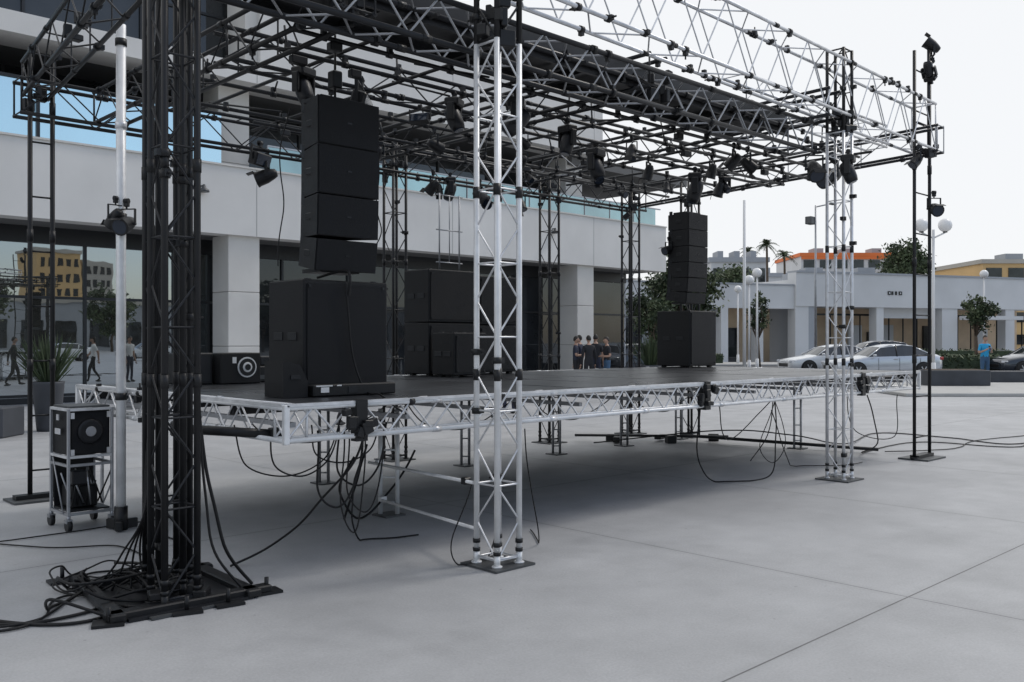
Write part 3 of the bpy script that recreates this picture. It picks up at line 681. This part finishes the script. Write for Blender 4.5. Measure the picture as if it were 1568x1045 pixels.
sb(-18,-.01,.2,1.2,4.0,5.7,'wwall'); sb(-18,-.01,1.2,10,4.1,5.4,'wwall'); sb(-18,-.01,.15,1.25,5.702,5.82,'gwall')
sb(-18,-6.4,.9,1.4,0,4.0,'gwall'); sb(-6.4,-5.8,.2,1.1,0,4.0,'wwall'); sb(-5.8,0,3.2,3.4,0,4.1,'beige'); sb(-3.2,-2.7,.3,1.1,0,4,'wwall')
for a in (-5.2,-3.9,-1.7): sb(a,a+.9,3.0,3.18,0,2.6,R.choice(['wood','gl_lo','inter']))
for a in (-17,-14.4,-11.8,-9.2): sb(a,a+1.9,.82,.898,.6,3.2,'gl_lo'); sb(a-.05,a+1.95,.80,.819,1.85,1.95,'mull')
for a in (3,16,-4,-12): sb(a,a+1.6,4,5.6,6.25 if a>0 else 5.45,7.0 if a>0 else 6.1,'gwall')
mb.obj('shop_building')
def simple_bldg(name,lat0,lat1,dist,dep,h,k,k2,rows,cols,band=None):
    mb=MB(); o=V((0,0,0))
    obox(mb,o,Rv,lat0,lat1,dist,dist+dep,0,h,k); obox(mb,o,Rv,lat0-.3,lat1+.3,dist-.3,dist+dep,h,h+.6,k2)
    w=(lat1-lat0)/cols; fh=h/rows
    for r in range(rows):
        for c in range(cols):
            obox(mb,o,Rv,lat0+c*w+w*.15,lat0+c*w+w*.85,dist-.12,dist-.01,r*fh+fh*.35,r*fh+fh*.8,'gl_lo')
        if band: obox(mb,o,Rv,lat0,lat1,dist-.25,dist-.13,r*fh+fh*.84,r*fh+fh*1.0,band)
    for i in range(3):
        a=lat0+(lat1-lat0)*(.15+.3*i); obox(mb,o,Rv,a,a+(lat1-lat0)*.1,dist+1,dist+4,h+.6,h+1.5,'gwall')
    return mb.obj(name)
simple_bldg('orange_apartment_building',50.5,67.5,160,15,16.4,'wwall','orange',5,6,'orange')
simple_bldg('tan_office_building',66.8,92,130,15,12.6,'tan','tan2',4,8)
simple_bldg('pale_office_building',25,32,115,12,11.5,'wwall','gwall',3,4)
simple_bldg('pale_office_building',33,60,140,12,11.4,'wwall','gwall',3,9)

# ---------------------------------------------------------------- trees
def tree(name,loc,H,rx,rz,trunk_h,nl,ls,seed,clumps=26,kd=('leafA','leafB','leafC')):
    r=random.Random(seed); mb=MB(); base=V((0,0,0)); top=V((r.uniform(-.2,.2),r.uniform(-.2,.2),trunk_h))
    tr=H*.018+.03
    mb.tube(base,top,tr*1.3,'bark',8,r2=tr*.8); cz=H-rz
    C=[]
    for i in range(clumps):
        while True:
            p=V((r.uniform(-1,1),r.uniform(-1,1),r.uniform(-1,1)))
            if .25<p.length<1: break
        c=V((p.x*rx*.85,p.y*rx*.85,cz+p.z*rz*.85)); C.append(c)
        mid=top.lerp(c,.5)+V((r.uniform(-.2,.2),r.uniform(-.2,.2),.1))
        mb.tube(top*.9 if r.random()<.5 else top,mid,tr*.35,'bark',5,r2=tr*.2); mb.tube(mid,c,tr*.2,'bark',5,r2=tr*.07)
    per=nl//clumps
    for c in C:
        cr_=r.uniform(.22,.42)*min(rx,rz)*1.1; k=r.choices(kd,(.4,.4,.2))[0]
        for i in range(per):
            p=V((r.gauss(0,.5),r.gauss(0,.5),r.gauss(0,.42)))*cr_
            kk=k if r.random()<.7 else r.choice(kd)
            a=V((r.uniform(-1,1),r.uniform(-1,1),r.uniform(-1,1))).normalized(); b=a.cross(V((r.uniform(-1,1),r.uniform(-1,1),r.uniform(-1,1)))).normalized()
            s_=ls*r.uniform(.6,1.3); q=c+p
            o=len(mb.v); mb.v+=[q-a*s_,q-b*s_*.5,q+a*s_,q+b*s_*.5]; mb.face((o,o+1,o+2,o+3),kk)
    return mb.obj(name,loc)
tree('broadleaf_tree',S(39.8,92),12.0,2.7,2.9,5,5000,.20,1,34)
tree('broadleaf_tree',S(23.4,46),3.9,1.1,.85,2.0,2200,.09,2,24)
tree('broadleaf_tree',S(13.6,50.5),4.6,.65,1.3,1.8,1500,.09,3,20)
tree('broadleaf_tree',S(9.4,50),6.2,2.0,2.0,2.4,4000,.15,4,28)
tree('broadleaf_tree',S(18.2,80),8.2,3.2,2.2,3,4500,.18,5,30)
tree('broadleaf_tree',S(8.6,56),6.0,1.8,1.9,2.4,3500,.14,6,28)
tree('broadleaf_tree',S(21,90),8.6,3.0,2.2,2.8,3500,.2,9,28)
tree('broadleaf_tree',V((27.8,21.0,0)),3.2,.9,1.0,1.2,1800,.08,12,20)
for i,(tx,ty) in enumerate(((5,-70),(30,-75),(48,-80),(70,-78),(88,-82))): tree('broadleaf_tree',V((tx,ty,0)),9+i%2*2,4,3.4,3.2,2500,.3,21+i,24)
def palm(loc,H,seed):
    r=random.Random(seed); mb=MB(); pts=[V((.15*math.sin(i*.4),0,H*i/8)) for i in range(9)]
    for i in range(8): mb.tube(pts[i],pts[i+1],.22-.012*i,'bark',8,r2=.21-.012*i,cap=False)
    t=pts[-1]
    for i in range(30):
        a=r.uniform(0,6.28); el=r.uniform(-.5,1.2); L=r.uniform(1.3,1.8); d=V((math.cos(a),math.sin(a),0)); prev=t; sd=V((-d.y,d.x,0))
        for k in range(1,7):
            f=k/6; p=t+d*(L*f*math.cos(el))+Z*(L*f*math.sin(el)-L*.55*f*f)
            w=.32*math.sin(math.pi*min(1,f*.85+.12))
            for sg in (-1,1):
                for q in range(3):
                    m_=prev.lerp(p,q/3); o=len(mb.v); mb.v+=[m_,m_+(p-prev)*.3,m_+sd*sg*w*1.3+(p-prev)*.7-Z*.12]; mb.face((o,o+1,o+2),'leafA' if el<0.2 else 'leafB')
            prev=p
    mb.obj('palm_tree',loc)
palm(S(30.6,110),13.2,1); palm(S(34.2,115),12.4,2); palm(S(33.5,130),14.4,3)
def hedge(name,lat0,lat1,dist,dep,z0,z1,n,seed):
    r=random.Random(seed); mb=MB()
    for i in range(n):
        q=S(r.uniform(lat0,lat1),dist+r.uniform(0,dep),z0+(z1-z0)*r.random()**.7*(.85+.15*math.sin(i)))
        a=V((r.uniform(-1,1),r.uniform(-1,1),r.uniform(-1,1))).normalized(); b=a.cross(Z).normalized(); s_=r.uniform(.06,.12)
        o=len(mb.v); mb.v+=[q-a*s_,q-b*s_*.6,q+a*s_,q+b*s_*.6]; mb.face((o,o+1,o+2,o+3),r.choice(['leafA','leafB','leafB','leafC']))
    obox(mb,(0,0,0),Rv,lat0+.05,lat1-.05,dist+.05,dist+dep-.05,0,z1-.15,'leafA')
    mb.obj(name)
hedge('hedge',19.6,22.6,42,1.2,.1,1.0,2600,5); hedge('hedge',24,33,60,1.2,.1,1.1,3000,6); hedge('hedge',8,14,60.5,1.0,.1,.8,2500,7)
mb=MB(); obox(mb,(0,0,0),Rv,14.0,16.0,30.6,31.6,.10,.62,'plnt',.02); obox(mb,(0,0,0),Rv,14.1,15.9,30.7,31.5,.62,.64,'bark'); mb.obj('planter_box')
mb=MB(); obox(mb,(0,0,0),Rv,8.3,9.6,36,37,0,.55,'plnt',.02); mb.obj('planter_box')
mb=MB(); obox(mb,(0,0,0),Rv,17.4,19.6,33.3,34.1,0,.5,'plnt',.02); mb.obj('planter_box')
mb=MB(); obox(mb,(0,0,0),Rv,-9.4,-8.35,15.0,15.7,0,.5,'plnt',.02); mb.obj('bench_block')
def pot(loc,w,h,ph,seed):
    r=random.Random(seed); mb=MB(); mb.lathe((0,0,0),(0,0,1),[(0,w*.36),(h*.1,w*.38),(h*.95,w*.5),(h,w*.52),(h,w*.46),(h-.05,w*.45)],'plnt',20)
    for i in range(220):
        a=r.uniform(0,6.28); el=r.uniform(.7,1.55); L=ph*r.uniform(.5,1.1); d=V((math.cos(a),math.sin(a),0)); sd=V((-d.y,d.x,0)); b=V((0,0,h-.05))+d*r.uniform(0,w*.3)
        m_=b+d*L*.45*math.cos(el)+Z*L*.6*math.sin(el); e=b+d*L*.8*math.cos(el)+Z*L*.95*math.sin(el)
        o=len(mb.v); mb.v+=[b-sd*.006,b+sd*.006,m_+sd*.014,e,m_-sd*.014]; mb.face((o,o+1,o+2,o+3,o+4),r.choice(['leafA','leafB']))
    mb.obj('potted_plant',loc)
pot(S(-8.25,16.3),.52,.88,.95,1); pot(S(5.6,31),.8,.8,1.2,2); pot(S(4.6,30.5),.8,.8,1.2,3)

# ---------------------------------------------------------------- street furniture
def lamp_post(loc,H,globes,arm=.35):
    mb=MB(); mb.tube((0,0,0),(0,0,H*.15),.11,'wht',12,r2=.08); mb.tube((0,0,H*.15),(0,0,H),.06,'wht',12,r2=.045)
    if globes==1: mb.ball((0,0,H+.2),.24,'globe'); mb.tube((0,0,H-.02),(0,0,H+.03),.1,'blk')
    else:
        for s_ in (-1,1):
            e=S(s_*arm,0,H-.1); mb.tube((0,0,H-.3),e,.03,'wht'); mb.tube(e,e+Z*.06,.08,'blk'); mb.ball(e+Z*.26,.24,'globe')
    return mb.obj('street_lamp',loc)
lamp_post(S(14.95,32.5),5.55,2,.42)
lamp_post(S(11.65,45),4.4,1); lamp_post(S(12.2,45.6),4.8,1); lamp_post(S(26.8,52),5.2,1); lamp_post(S(14.8,60),4.8,1)
mb=MB(); mb.tube((0,0,0),(0,0,7.9),.08,'wht',12,r2=.06); mb.tube((0,0,0),(0,0,.4),.14,'kerb'); mb.obj('flagpole',S(10.4,41))
mb=MB(); mb.tube((0,0,0),(0,0,9.6),.08,'greyalu',10,r2=.05); mb.tube((0,0,9.5),S(.9,0,9.7),.04,'greyalu',8); mb.box(S(1.0,0,9.68),(.4,.25,.10),'plate',bev=.02); mb.box(S(-.3,0,8.7),(.6,.4,.45),'plate',bev=.03); mb.obj('street_light_pole',S(17.9,54))

# ---------------------------------------------------------------- cars
def car(name,paint,loc,rz,L=4.6,W=1.82,H=1.45,wagon=False):
    mb=MB(); e=L/4.6
    st=[(-2.30,.62,.34,.60,.62,.50),(-2.20,.78,.25,.68,.72,.62),(-1.9,.87,.22,.76,.80,.70),(-1.3,.91,.22,.86,.89,.74),(-.95,.91,.22,.92,.95,.74),
        (-.35,.91,.22,.94,1.33,.62),(.05,.91,.22,.95,1.43,.60),(.6,.91,.22,.96,1.45,.60),(1.05,.91,.22,.98,1.40,.60),(1.75,.90,.22,1.0,1.08,.70),(2.1,.86,.25,.98,1.03,.70),(2.25,.78,.32,.92,.97,.62),(2.32,.70,.42,.80,.84,.55)]
    if wagon: st[8]=(1.05,.91,.22,.98,1.45,.6); st[9]=(1.75,.90,.22,1.0,1.36,.58); st[10]=(2.15,.86,.25,.98,1.06,.68)
    rows=[]
    for (x,w,zb_,zl,zr,wr) in st:
        x*=e; w*=W/1.82; wr*=W/1.82; zr*=H/1.45
        half=[(w*.82,zb_),(w*.97,zb_+.06),(w,.50),(w*.985,(zl+.5)/2+.05),(w*.95,zl),(wr,zr-.02),(wr*.75,zr+.01),(0,zr+.03)]
        ring=[(x,-a,z) for a,z in half]+[(x,a,z) for a,z in reversed(half[:-1])]
        o=len(mb.v); mb.v+=[V(p) for p in ring]; rows.append(o)
    n=15
    for i in range(len(rows)-1):
        for j in range(n-1):
            k=paint
            side=j in (4,9)
            if side and 4<=i<=8: k='cglass'
            if 5<=j<=8 and i in ((4,8) if not wagon else (4,9)): k='cglass'
            mb.face((rows[i]+j,rows[i+1]+j,rows[i+1]+j+1,rows[i]+j+1),k,k!='cglass')
        mb.face((rows[i]+n-1,rows[i+1]+n-1,rows[i+1],rows[i]),'blk')
    mb.face(tuple(rows[0]+j for j in range(n)),paint); mb.face(tuple(rows[-1]+j for j in reversed(range(n))),paint)
    w=.91*W/1.82; hr=H/1.45
    for s_ in (-1,1):
        P=lambda x,zz,ww:V((x*e,s_*(ww*W/1.82),zz))
        mb.tube(P(-.95,.95,.87),P(-.35,1.31*hr,.625),.022,paint,6); mb.tube(P(-.35,1.31*hr,.625),P(.6,1.43*hr,.605),.022,paint,6); mb.tube(P(.6,1.43*hr,.605),P(1.05,1.38*hr,.605),.022,paint,6)
        mb.tube(P(1.05,1.38*hr,.605),P(1.75,1.05 if not wagon else 1.34*hr,.71 if not wagon else .58),.03,paint,6); mb.tube(P(.25,.95,.87),P(.32,1.42*hr,.605),.028,'blk',6); mb.tube(P(1.05,.98,.87),P(1.15,1.33*hr,.61),.03,paint,6)
        for xw in (-1.42*e,1.38*e):
            mb.lathe((xw,s_*(w-.03),.335),(0,s_,0),[(0,.395),(.036,.39)],'blk',24)
            mb.lathe((xw,s_*(w-.18),.33),(0,s_,0),[(0,.33),(.19,.33),(.215,.31),(.215,.24)],'tyre',24)
            mb.lathe((xw,s_*(w+.02),.33),(0,s_,0),[(0,.24),(.012,.235),(.0,.21)],'rim',20)
            for q in range(6):
                a=q*math.pi/3; c=V((xw+.11*math.cos(a),s_*(w+.036),.33+.11*math.sin(a))); mb.box(c,(.2,.012,.045),'rim',rot=Matrix.Rotation(-a,3,'Y'))
            mb.lathe((xw,s_*(w+.028),.33),(0,s_,0),[(0,.055),(.018,.05)],'rim',12)
        mb.box((-.75*e,s_*(w+.08),.98),(.12,.16,.11),paint,bev=.03)
        for xd in (-.55,.35,1.25): mb.box((xd*e,s_*(w+.0),.62),(.008,.012,.55),'blk')
        for xh in (.2,1.05): mb.box((xh*e,s_*(w+.005),.83),(.18,.03,.03),'rim' if paint!='darkcar' else 'blk')
        mb.box((-2.14*e,s_*.62*W/1.82,.66),(.28,.28,.11),'headl',rot=Matrix.Rotation(s_*.5,3,'Z'),bev=.02)
        mb.box((2.2*e,s_*.66*W/1.82,.86),(.2,.3,.13),'redl',rot=Matrix.Rotation(-s_*.4,3,'Z'),bev=.02)
        mb.box((0,s_*(w-.005),.27),(2.1*e,.03,.09),'blk')
    mb.box((-2.27*e,0,.48),(.08,.95,.18),'blk',bev=.02); mb.box((2.32*e,0,.62),(.03,.5,.12),'wht'); mb.box((2.26*e,0,.38),(.1,1.3,.12),'blk',bev=.02)
    return mb.obj(name,loc,rz)
ang=math.atan2(Rv.y,Rv.x)
car('parked_car','silver',S(15.95,39.6),ang+.10,4.75)
car('parked_car','whitecar',S(15.0,43.5),ang+.16,4.5,1.8,1.42)
car('parked_car','darkcar',S(5.0,41),ang+.2,4.5,1.8,1.46,True)
car('parked_car','darkcar',S(24.2,42),ang+.1,4.6,1.85,1.5,True)
car('parked_car','silver',S(8.6,52),ang,4.4,1.78,1.42)
car('parked_car','darkcar',S(19.5,50),ang+.05,4.6,1.85,1.6,True)
car('parked_car','whitecar',V((24,-25,0)),.1); car('parked_car','darkcar',V((17,-25,0)),.05); car('parked_car','silver',V((31,-26,0)),.05)

# ---------------------------------------------------------------- people
def person(loc,yaw,H=1.75,shirt='tblue',pants='jean',long_sleeve=False,pose='stand',hair='hair',longhair=False,slim=1.0):
    s_=H/1.75
    J={'pel':(0,0,.96),'wai':(0,0,1.10),'che':(0,0,1.29),'upc':(0,.0,1.42),'nek':(0,.0,1.50),'hb':(0,-.015,1.58)}
    for sd,sn in ((-1,'L'),(1,'R')):
        J['hip'+sn]=(sd*.095,0,.90); J['kne'+sn]=(sd*.10,-.015,.50); J['ank'+sn]=(sd*.105,.02,.085); J['toe'+sn]=(sd*.125,-.14,.038)
        J['sho'+sn]=(sd*.165,.0,1.415); J['elb'+sn]=(sd*.235,.03,1.13); J['wri'+sn]=(sd*.25,-.06,.885); J['pal'+sn]=(sd*.25,-.08,.80)
    if pose=='phone':
        for sd,sn in ((-1,'L'),(1,'R')):
            J['elb'+sn]=(sd*.25,-.02,1.14); J['wri'+sn]=(sd*.10,-.23,1.25); J['pal'+sn]=(sd*.05,-.27,1.30)
        J['hb']=(0,-.03,1.575)
    if pose=='walk':
        J['kneL']=(-.1,-.16,.53);J['ankL']=(-.1,-.20,.10);J['toeL']=(-.11,-.36,.07)
        J['kneR']=(.1,.03,.50);J['ankR']=(.1,.27,.14);J['toeR']=(.11,.14,.05)
        J['elbL']=(-.23,.14,1.15);J['wriL']=(-.24,.16,.91);J['palL']=(-.24,.16,.83);J['elbR']=(.23,-.06,1.14);J['wriR']=(.22,-.25,.96);J['palR']=(.22,-.30,.89)
    if pose=='cross':
        J['elbL']=(-.27,.0,1.15);J['wriL']=(-.05,-.18,1.17);J['palL']=(.04,-.19,1.18);J['elbR']=(.27,.0,1.15);J['wriR']=(.05,-.21,1.14);J['palR']=(-.04,-.22,1.15)
    Rd={'pel':(.155,.115),'wai':(.135,.10),'che':(.16,.115),'upc':(.12,.085),'nek':(.056,.056),'hb':(.055,.06),'hip':(.092,.095),'kne':(.062,.064),'ank':(.042,.045),'toe':(.042,.034),'sho':(.062,.064),'elb':(.044,.046),'wri':(.028,.026),'pal':(.034,.022)}
    names=list(J); E=[('pel','wai'),('wai','che'),('che','upc'),('upc','nek'),('nek','hb')]
    for sn in 'LR': E+=[('pel','hip'+sn),('hip'+sn,'kne'+sn),('kne'+sn,'ank'+sn),('ank'+sn,'toe'+sn),('upc','sho'+sn),('sho'+sn,'elb'+sn),('elb'+sn,'wri'+sn),('wri'+sn,'pal'+sn)]
    me=bpy.data.meshes.new('tmp'); me.from_pydata([tuple(V(J[n_])) for n_ in names],[(names.index(a),names.index(b)) for a,b in E],[])
    ob=bpy.data.objects.new('tmp',me); scene.collection.objects.link(ob)
    md=ob.modifiers.new('Skin','SKIN'); sk=me.skin_vertices[0].data
    for i,n_ in enumerate(names):
        r=Rd.get(n_) or Rd[n_[:3]]; f=slim if n_ in('pel','wai','che','upc') else 1
        sk[i].radius=(r[0]*f,r[1]*f); sk[i].use_root=(n_=='pel')
    sb_=ob.modifiers.new('Sub','SUBSURF'); sb_.levels=1; sb_.render_levels=1
    dg=bpy.context.evaluated_depsgraph_get(); ev=bpy.data.meshes.new_from_object(ob.evaluated_get(dg))
    mb=MB()
    lab={}
    for a,b in E:
        ka,kb=a[:3],b[:3]
        if kb in('hip','kne','ank'): lab[(a,b)]=pants
        elif kb=='toe': lab[(a,b)]='shoe'
        elif kb in('wai','che','upc','sho','elb'): lab[(a,b)]=shirt
        elif kb in('wri',): lab[(a,b)]=shirt if long_sleeve else 'skin'
        else: lab[(a,b)]='skin'
    mb.v=[V(v.co) for v in ev.vertices]
    for p in ev.polygons:
        c=p.center; best=None;bd=9
        for (a,b),k in lab.items():
            A=V(J[a]);B=V(J[b]);t=max(0,min(1,(c-A).dot(B-A)/max(1e-6,(B-A).length_squared))); dd=(c-(A+(B-A)*t)).length-((Rd.get(a) or Rd[a[:3]])[0])*.6
            if dd<bd: bd=dd;best=(k,a,b,t)
        k=best[0]
        if best[2].startswith('elb') and best[3]>.72 and not long_sleeve: k='skin'
        if best[2]=='wai' and best[3]<.25: k=pants
        if k==shirt and c.z>1.49 and abs(c.x)<.09: k='skin'
        mb.face(tuple(p.vertices),k,True)
    bpy.data.objects.remove(ob)
    hc=V(J['hb'])+V((0,-.012,.085))
    def hf(p):
        if p.y<0 and p.z<-.03: p.x*=.86
        if p.z<-.05: p.x*=.85; p.y*=.88
        return p
    mb.ball(hc,(.074,.094,.117),'skin',18,14,hf)
    mb.lathe(hc+V((0,-.088,.012)),(0,-.5,-1),[(0,.007),(.03,.016),(.04,.010)],'skin',8)
    for sx in (-1,1):
        mb.ball(hc+V((sx*.031,-.082,.018)),(.012,.008,.007),'eye',8,6); mb.box(hc+V((sx*.031,-.090,.036)),(.03,.006,.005),'hair')
        mb.ball(hc+V((sx*.075,.004,-.002)),(.010,.018,.030),'skin',8,6)
    mb.box(hc+V((0,-.087,-.052)),(.042,.008,.010),'lip',bev=.002)
    def hh(p):
        if p.y<-.02: p.z=max(p.z,.045)
        elif p.y<.03: p.z=max(p.z,.0)
        else: p.z=max(p.z,-.05 if not longhair else -.2)
        return p
    mb.ball(hc+V((0,.008,.012)),(.081,.100,.122 if not longhair else .2),hair,18,12,lambda p:hh(V((p.x,p.y,min(p.z,.118)))))
    for sd,sn in ((-1,'L'),(1,'R')):
        w_=V(J['wri'+sn]);p_=V(J['pal'+sn]); d=(p_-w_).normalized(); t=V((0,-1,0)) if abs(d.y)<.7 else V((0,0,1))
        sv=(t-d*t.dot(d)).normalized(); nv=d.cross(sv)*(-sd)
        for q,(ln,off) in enumerate(((.070,.028),(.080,.010),(.075,-.008),(.058,-.025))):
            a=p_+sv*off+d*.012; b=a+d*ln*.5+nv*ln*.06; c=b+d*ln*.38+nv*ln*.28; e_=c+d*ln*.12+nv*ln*.22
            mb.tube(a,b,.0095,'skin',6,r2=.009); mb.tube(b,c,.009,'skin',6,r2=.008); mb.tube(c,e_,.008,'skin',6,r2=.006)
        a=p_-d*.04+sv*.028; b=a+sv*.026+d*.025; c=b+d*.03+sv*.006; mb.tube(a,b,.011,'skin',6,r2=.010); mb.tube(b,c,.010,'skin',6,r2=.007)
        tq=V(J['toe'+sn]); aq=V(J['ank'+sn]); mb.ball(V(((tq.x+aq.x)/2,(tq.y+aq.y)/2-.01,min(tq.z,aq.z))),(.045,.13,.037),'shoe',12,8)
    if pose=='phone': mb.box((0,-.30,1.335),(.075,.012,.15),'blk',rot=Matrix.Rotation(-.4,3,'X'),bev=.004)
    o=mb.obj('person',loc,yaw); o.scale=(s_,s_,s_); return o
def face_to(v): return math.atan2(v.x,-v.y)
person(S(17.55,34),face_to(-Fv+Rv*.1),1.78,'tblue','jean',pose='phone',slim=1.08)
person(S(2.05,29.5),face_to(Rv),1.72,'tnavy','tblack',pose='cross',slim=.95)
person(S(2.45,29.2),face_to(Fv*.9-Rv*.3),1.74,'tblack','tblack',pose='stand',long_sleeve=True)
person(S(2.75,30.1),face_to(Fv),1.78,'tblack','tnavy',pose='stand')
person(S(3.05,29.4),face_to(-Rv-Fv*.3),1.70,'tblack','jean',pose='cross')
person(S(2.25,30.4),face_to(Fv*.6-Rv),1.76,'tnavy','tblack')
person(V((12.9,13.6,0)),face_to(V((-1,-.2,0))),1.72,'twhite','tblack',pose='walk',longhair=True,slim=.88)
person(V((13.9,14.6,0)),face_to(V((.4,1,0))),1.76,'twhite','tnavy')
person(V((9.8,14.6,0)),face_to(V((1,.2,0))),1.72,'tblack','tblack',pose='walk',long_sleeve=True)
person(S(27.5,47),face_to(-Rv),1.74,'tnavy','tblack',pose='walk')

# ---------------------------------------------------------------- world, sun, camera
w=bpy.data.worlds.new('World'); scene.world=w; w.use_nodes=True; nt=w.node_tree; nt.nodes.clear()
out=nt.nodes.new('ShaderNodeOutputWorld')
el=math.radians(50); az=V((.75,-.22,0)).normalized()
sky=nt.nodes.new('ShaderNodeTexSky'); sky.sky_type='NISHITA'; sky.sun_disc=False; sky.sun_elevation=el; sky.sun_rotation=math.atan2(az.x,az.y); sky.dust_density=1.5; sky.air_density=1.0
b1=nt.nodes.new('ShaderNodeBackground'); b1.inputs[1].default_value=.15; nt.links.new(sky.outputs[0],b1.inputs[0])
b2=nt.nodes.new('ShaderNodeBackground'); b2.inputs[0].default_value=(.965,.98,1,1); b2.inputs[1].default_value=.96
tc=nt.nodes.new('ShaderNodeTexCoord'); sp=nt.nodes.new('ShaderNodeSeparateXYZ'); nt.links.new(tc.outputs['Generated'],sp.inputs[0])
nz=nt.nodes.new('ShaderNodeTexNoise'); nz.inputs['Scale'].default_value=2.2; nz.inputs['Detail'].default_value=6; nt.links.new(tc.outputs['Generated'],nz.inputs['Vector'])
m1=nt.nodes.new('ShaderNodeMath'); m1.operation='MULTIPLY_ADD'; m1.inputs[1].default_value=.6; nt.links.new(nz.outputs['Fac'],m1.inputs[0]); nt.links.new(sp.outputs['Y'],m1.inputs[2])
mr=nt.nodes.new('ShaderNodeMapRange'); mr.interpolation_type='SMOOTHSTEP'; mr.inputs[1].default_value=-.35; mr.inputs[2].default_value=.40; mr.inputs[3].default_value=.25; mr.inputs[4].default_value=.97
nt.links.new(m1.outputs[0],mr.inputs[0])
mx=nt.nodes.new('ShaderNodeMixShader'); nt.links.new(mr.outputs[0],mx.inputs[0]); nt.links.new(b1.outputs[0],mx.inputs[1]); nt.links.new(b2.outputs[0],mx.inputs[2]); nt.links.new(mx.outputs[0],out.inputs[0])
sl=bpy.data.lights.new('sun','SUN'); sl.energy=1.2; sl.angle=math.radians(13); sl.color=(1,.95,.88)
so_=bpy.data.objects.new('sun',sl); scene.collection.objects.link(so_)
sd=V((az.x*math.cos(el),az.y*math.cos(el),math.sin(el))); so_.rotation_euler=sd.to_track_quat('Z','Y').to_euler(); so_.location=(0,0,20)
cam=bpy.data.cameras.new('camera'); cam.lens=32.2; cam.sensor_width=36; cam.clip_end=3000; cam.clip_start=.05
co=bpy.data.objects.new('camera',cam); scene.collection.objects.link(co); co.location=(0,0,CAMH); co.rotation_euler=(math.radians(90),0,-math.atan2(FX,FY)); scene.camera=co
scene.view_settings.view_transform='Standard'; scene.view_settings.look='None'; scene.view_settings.exposure=0
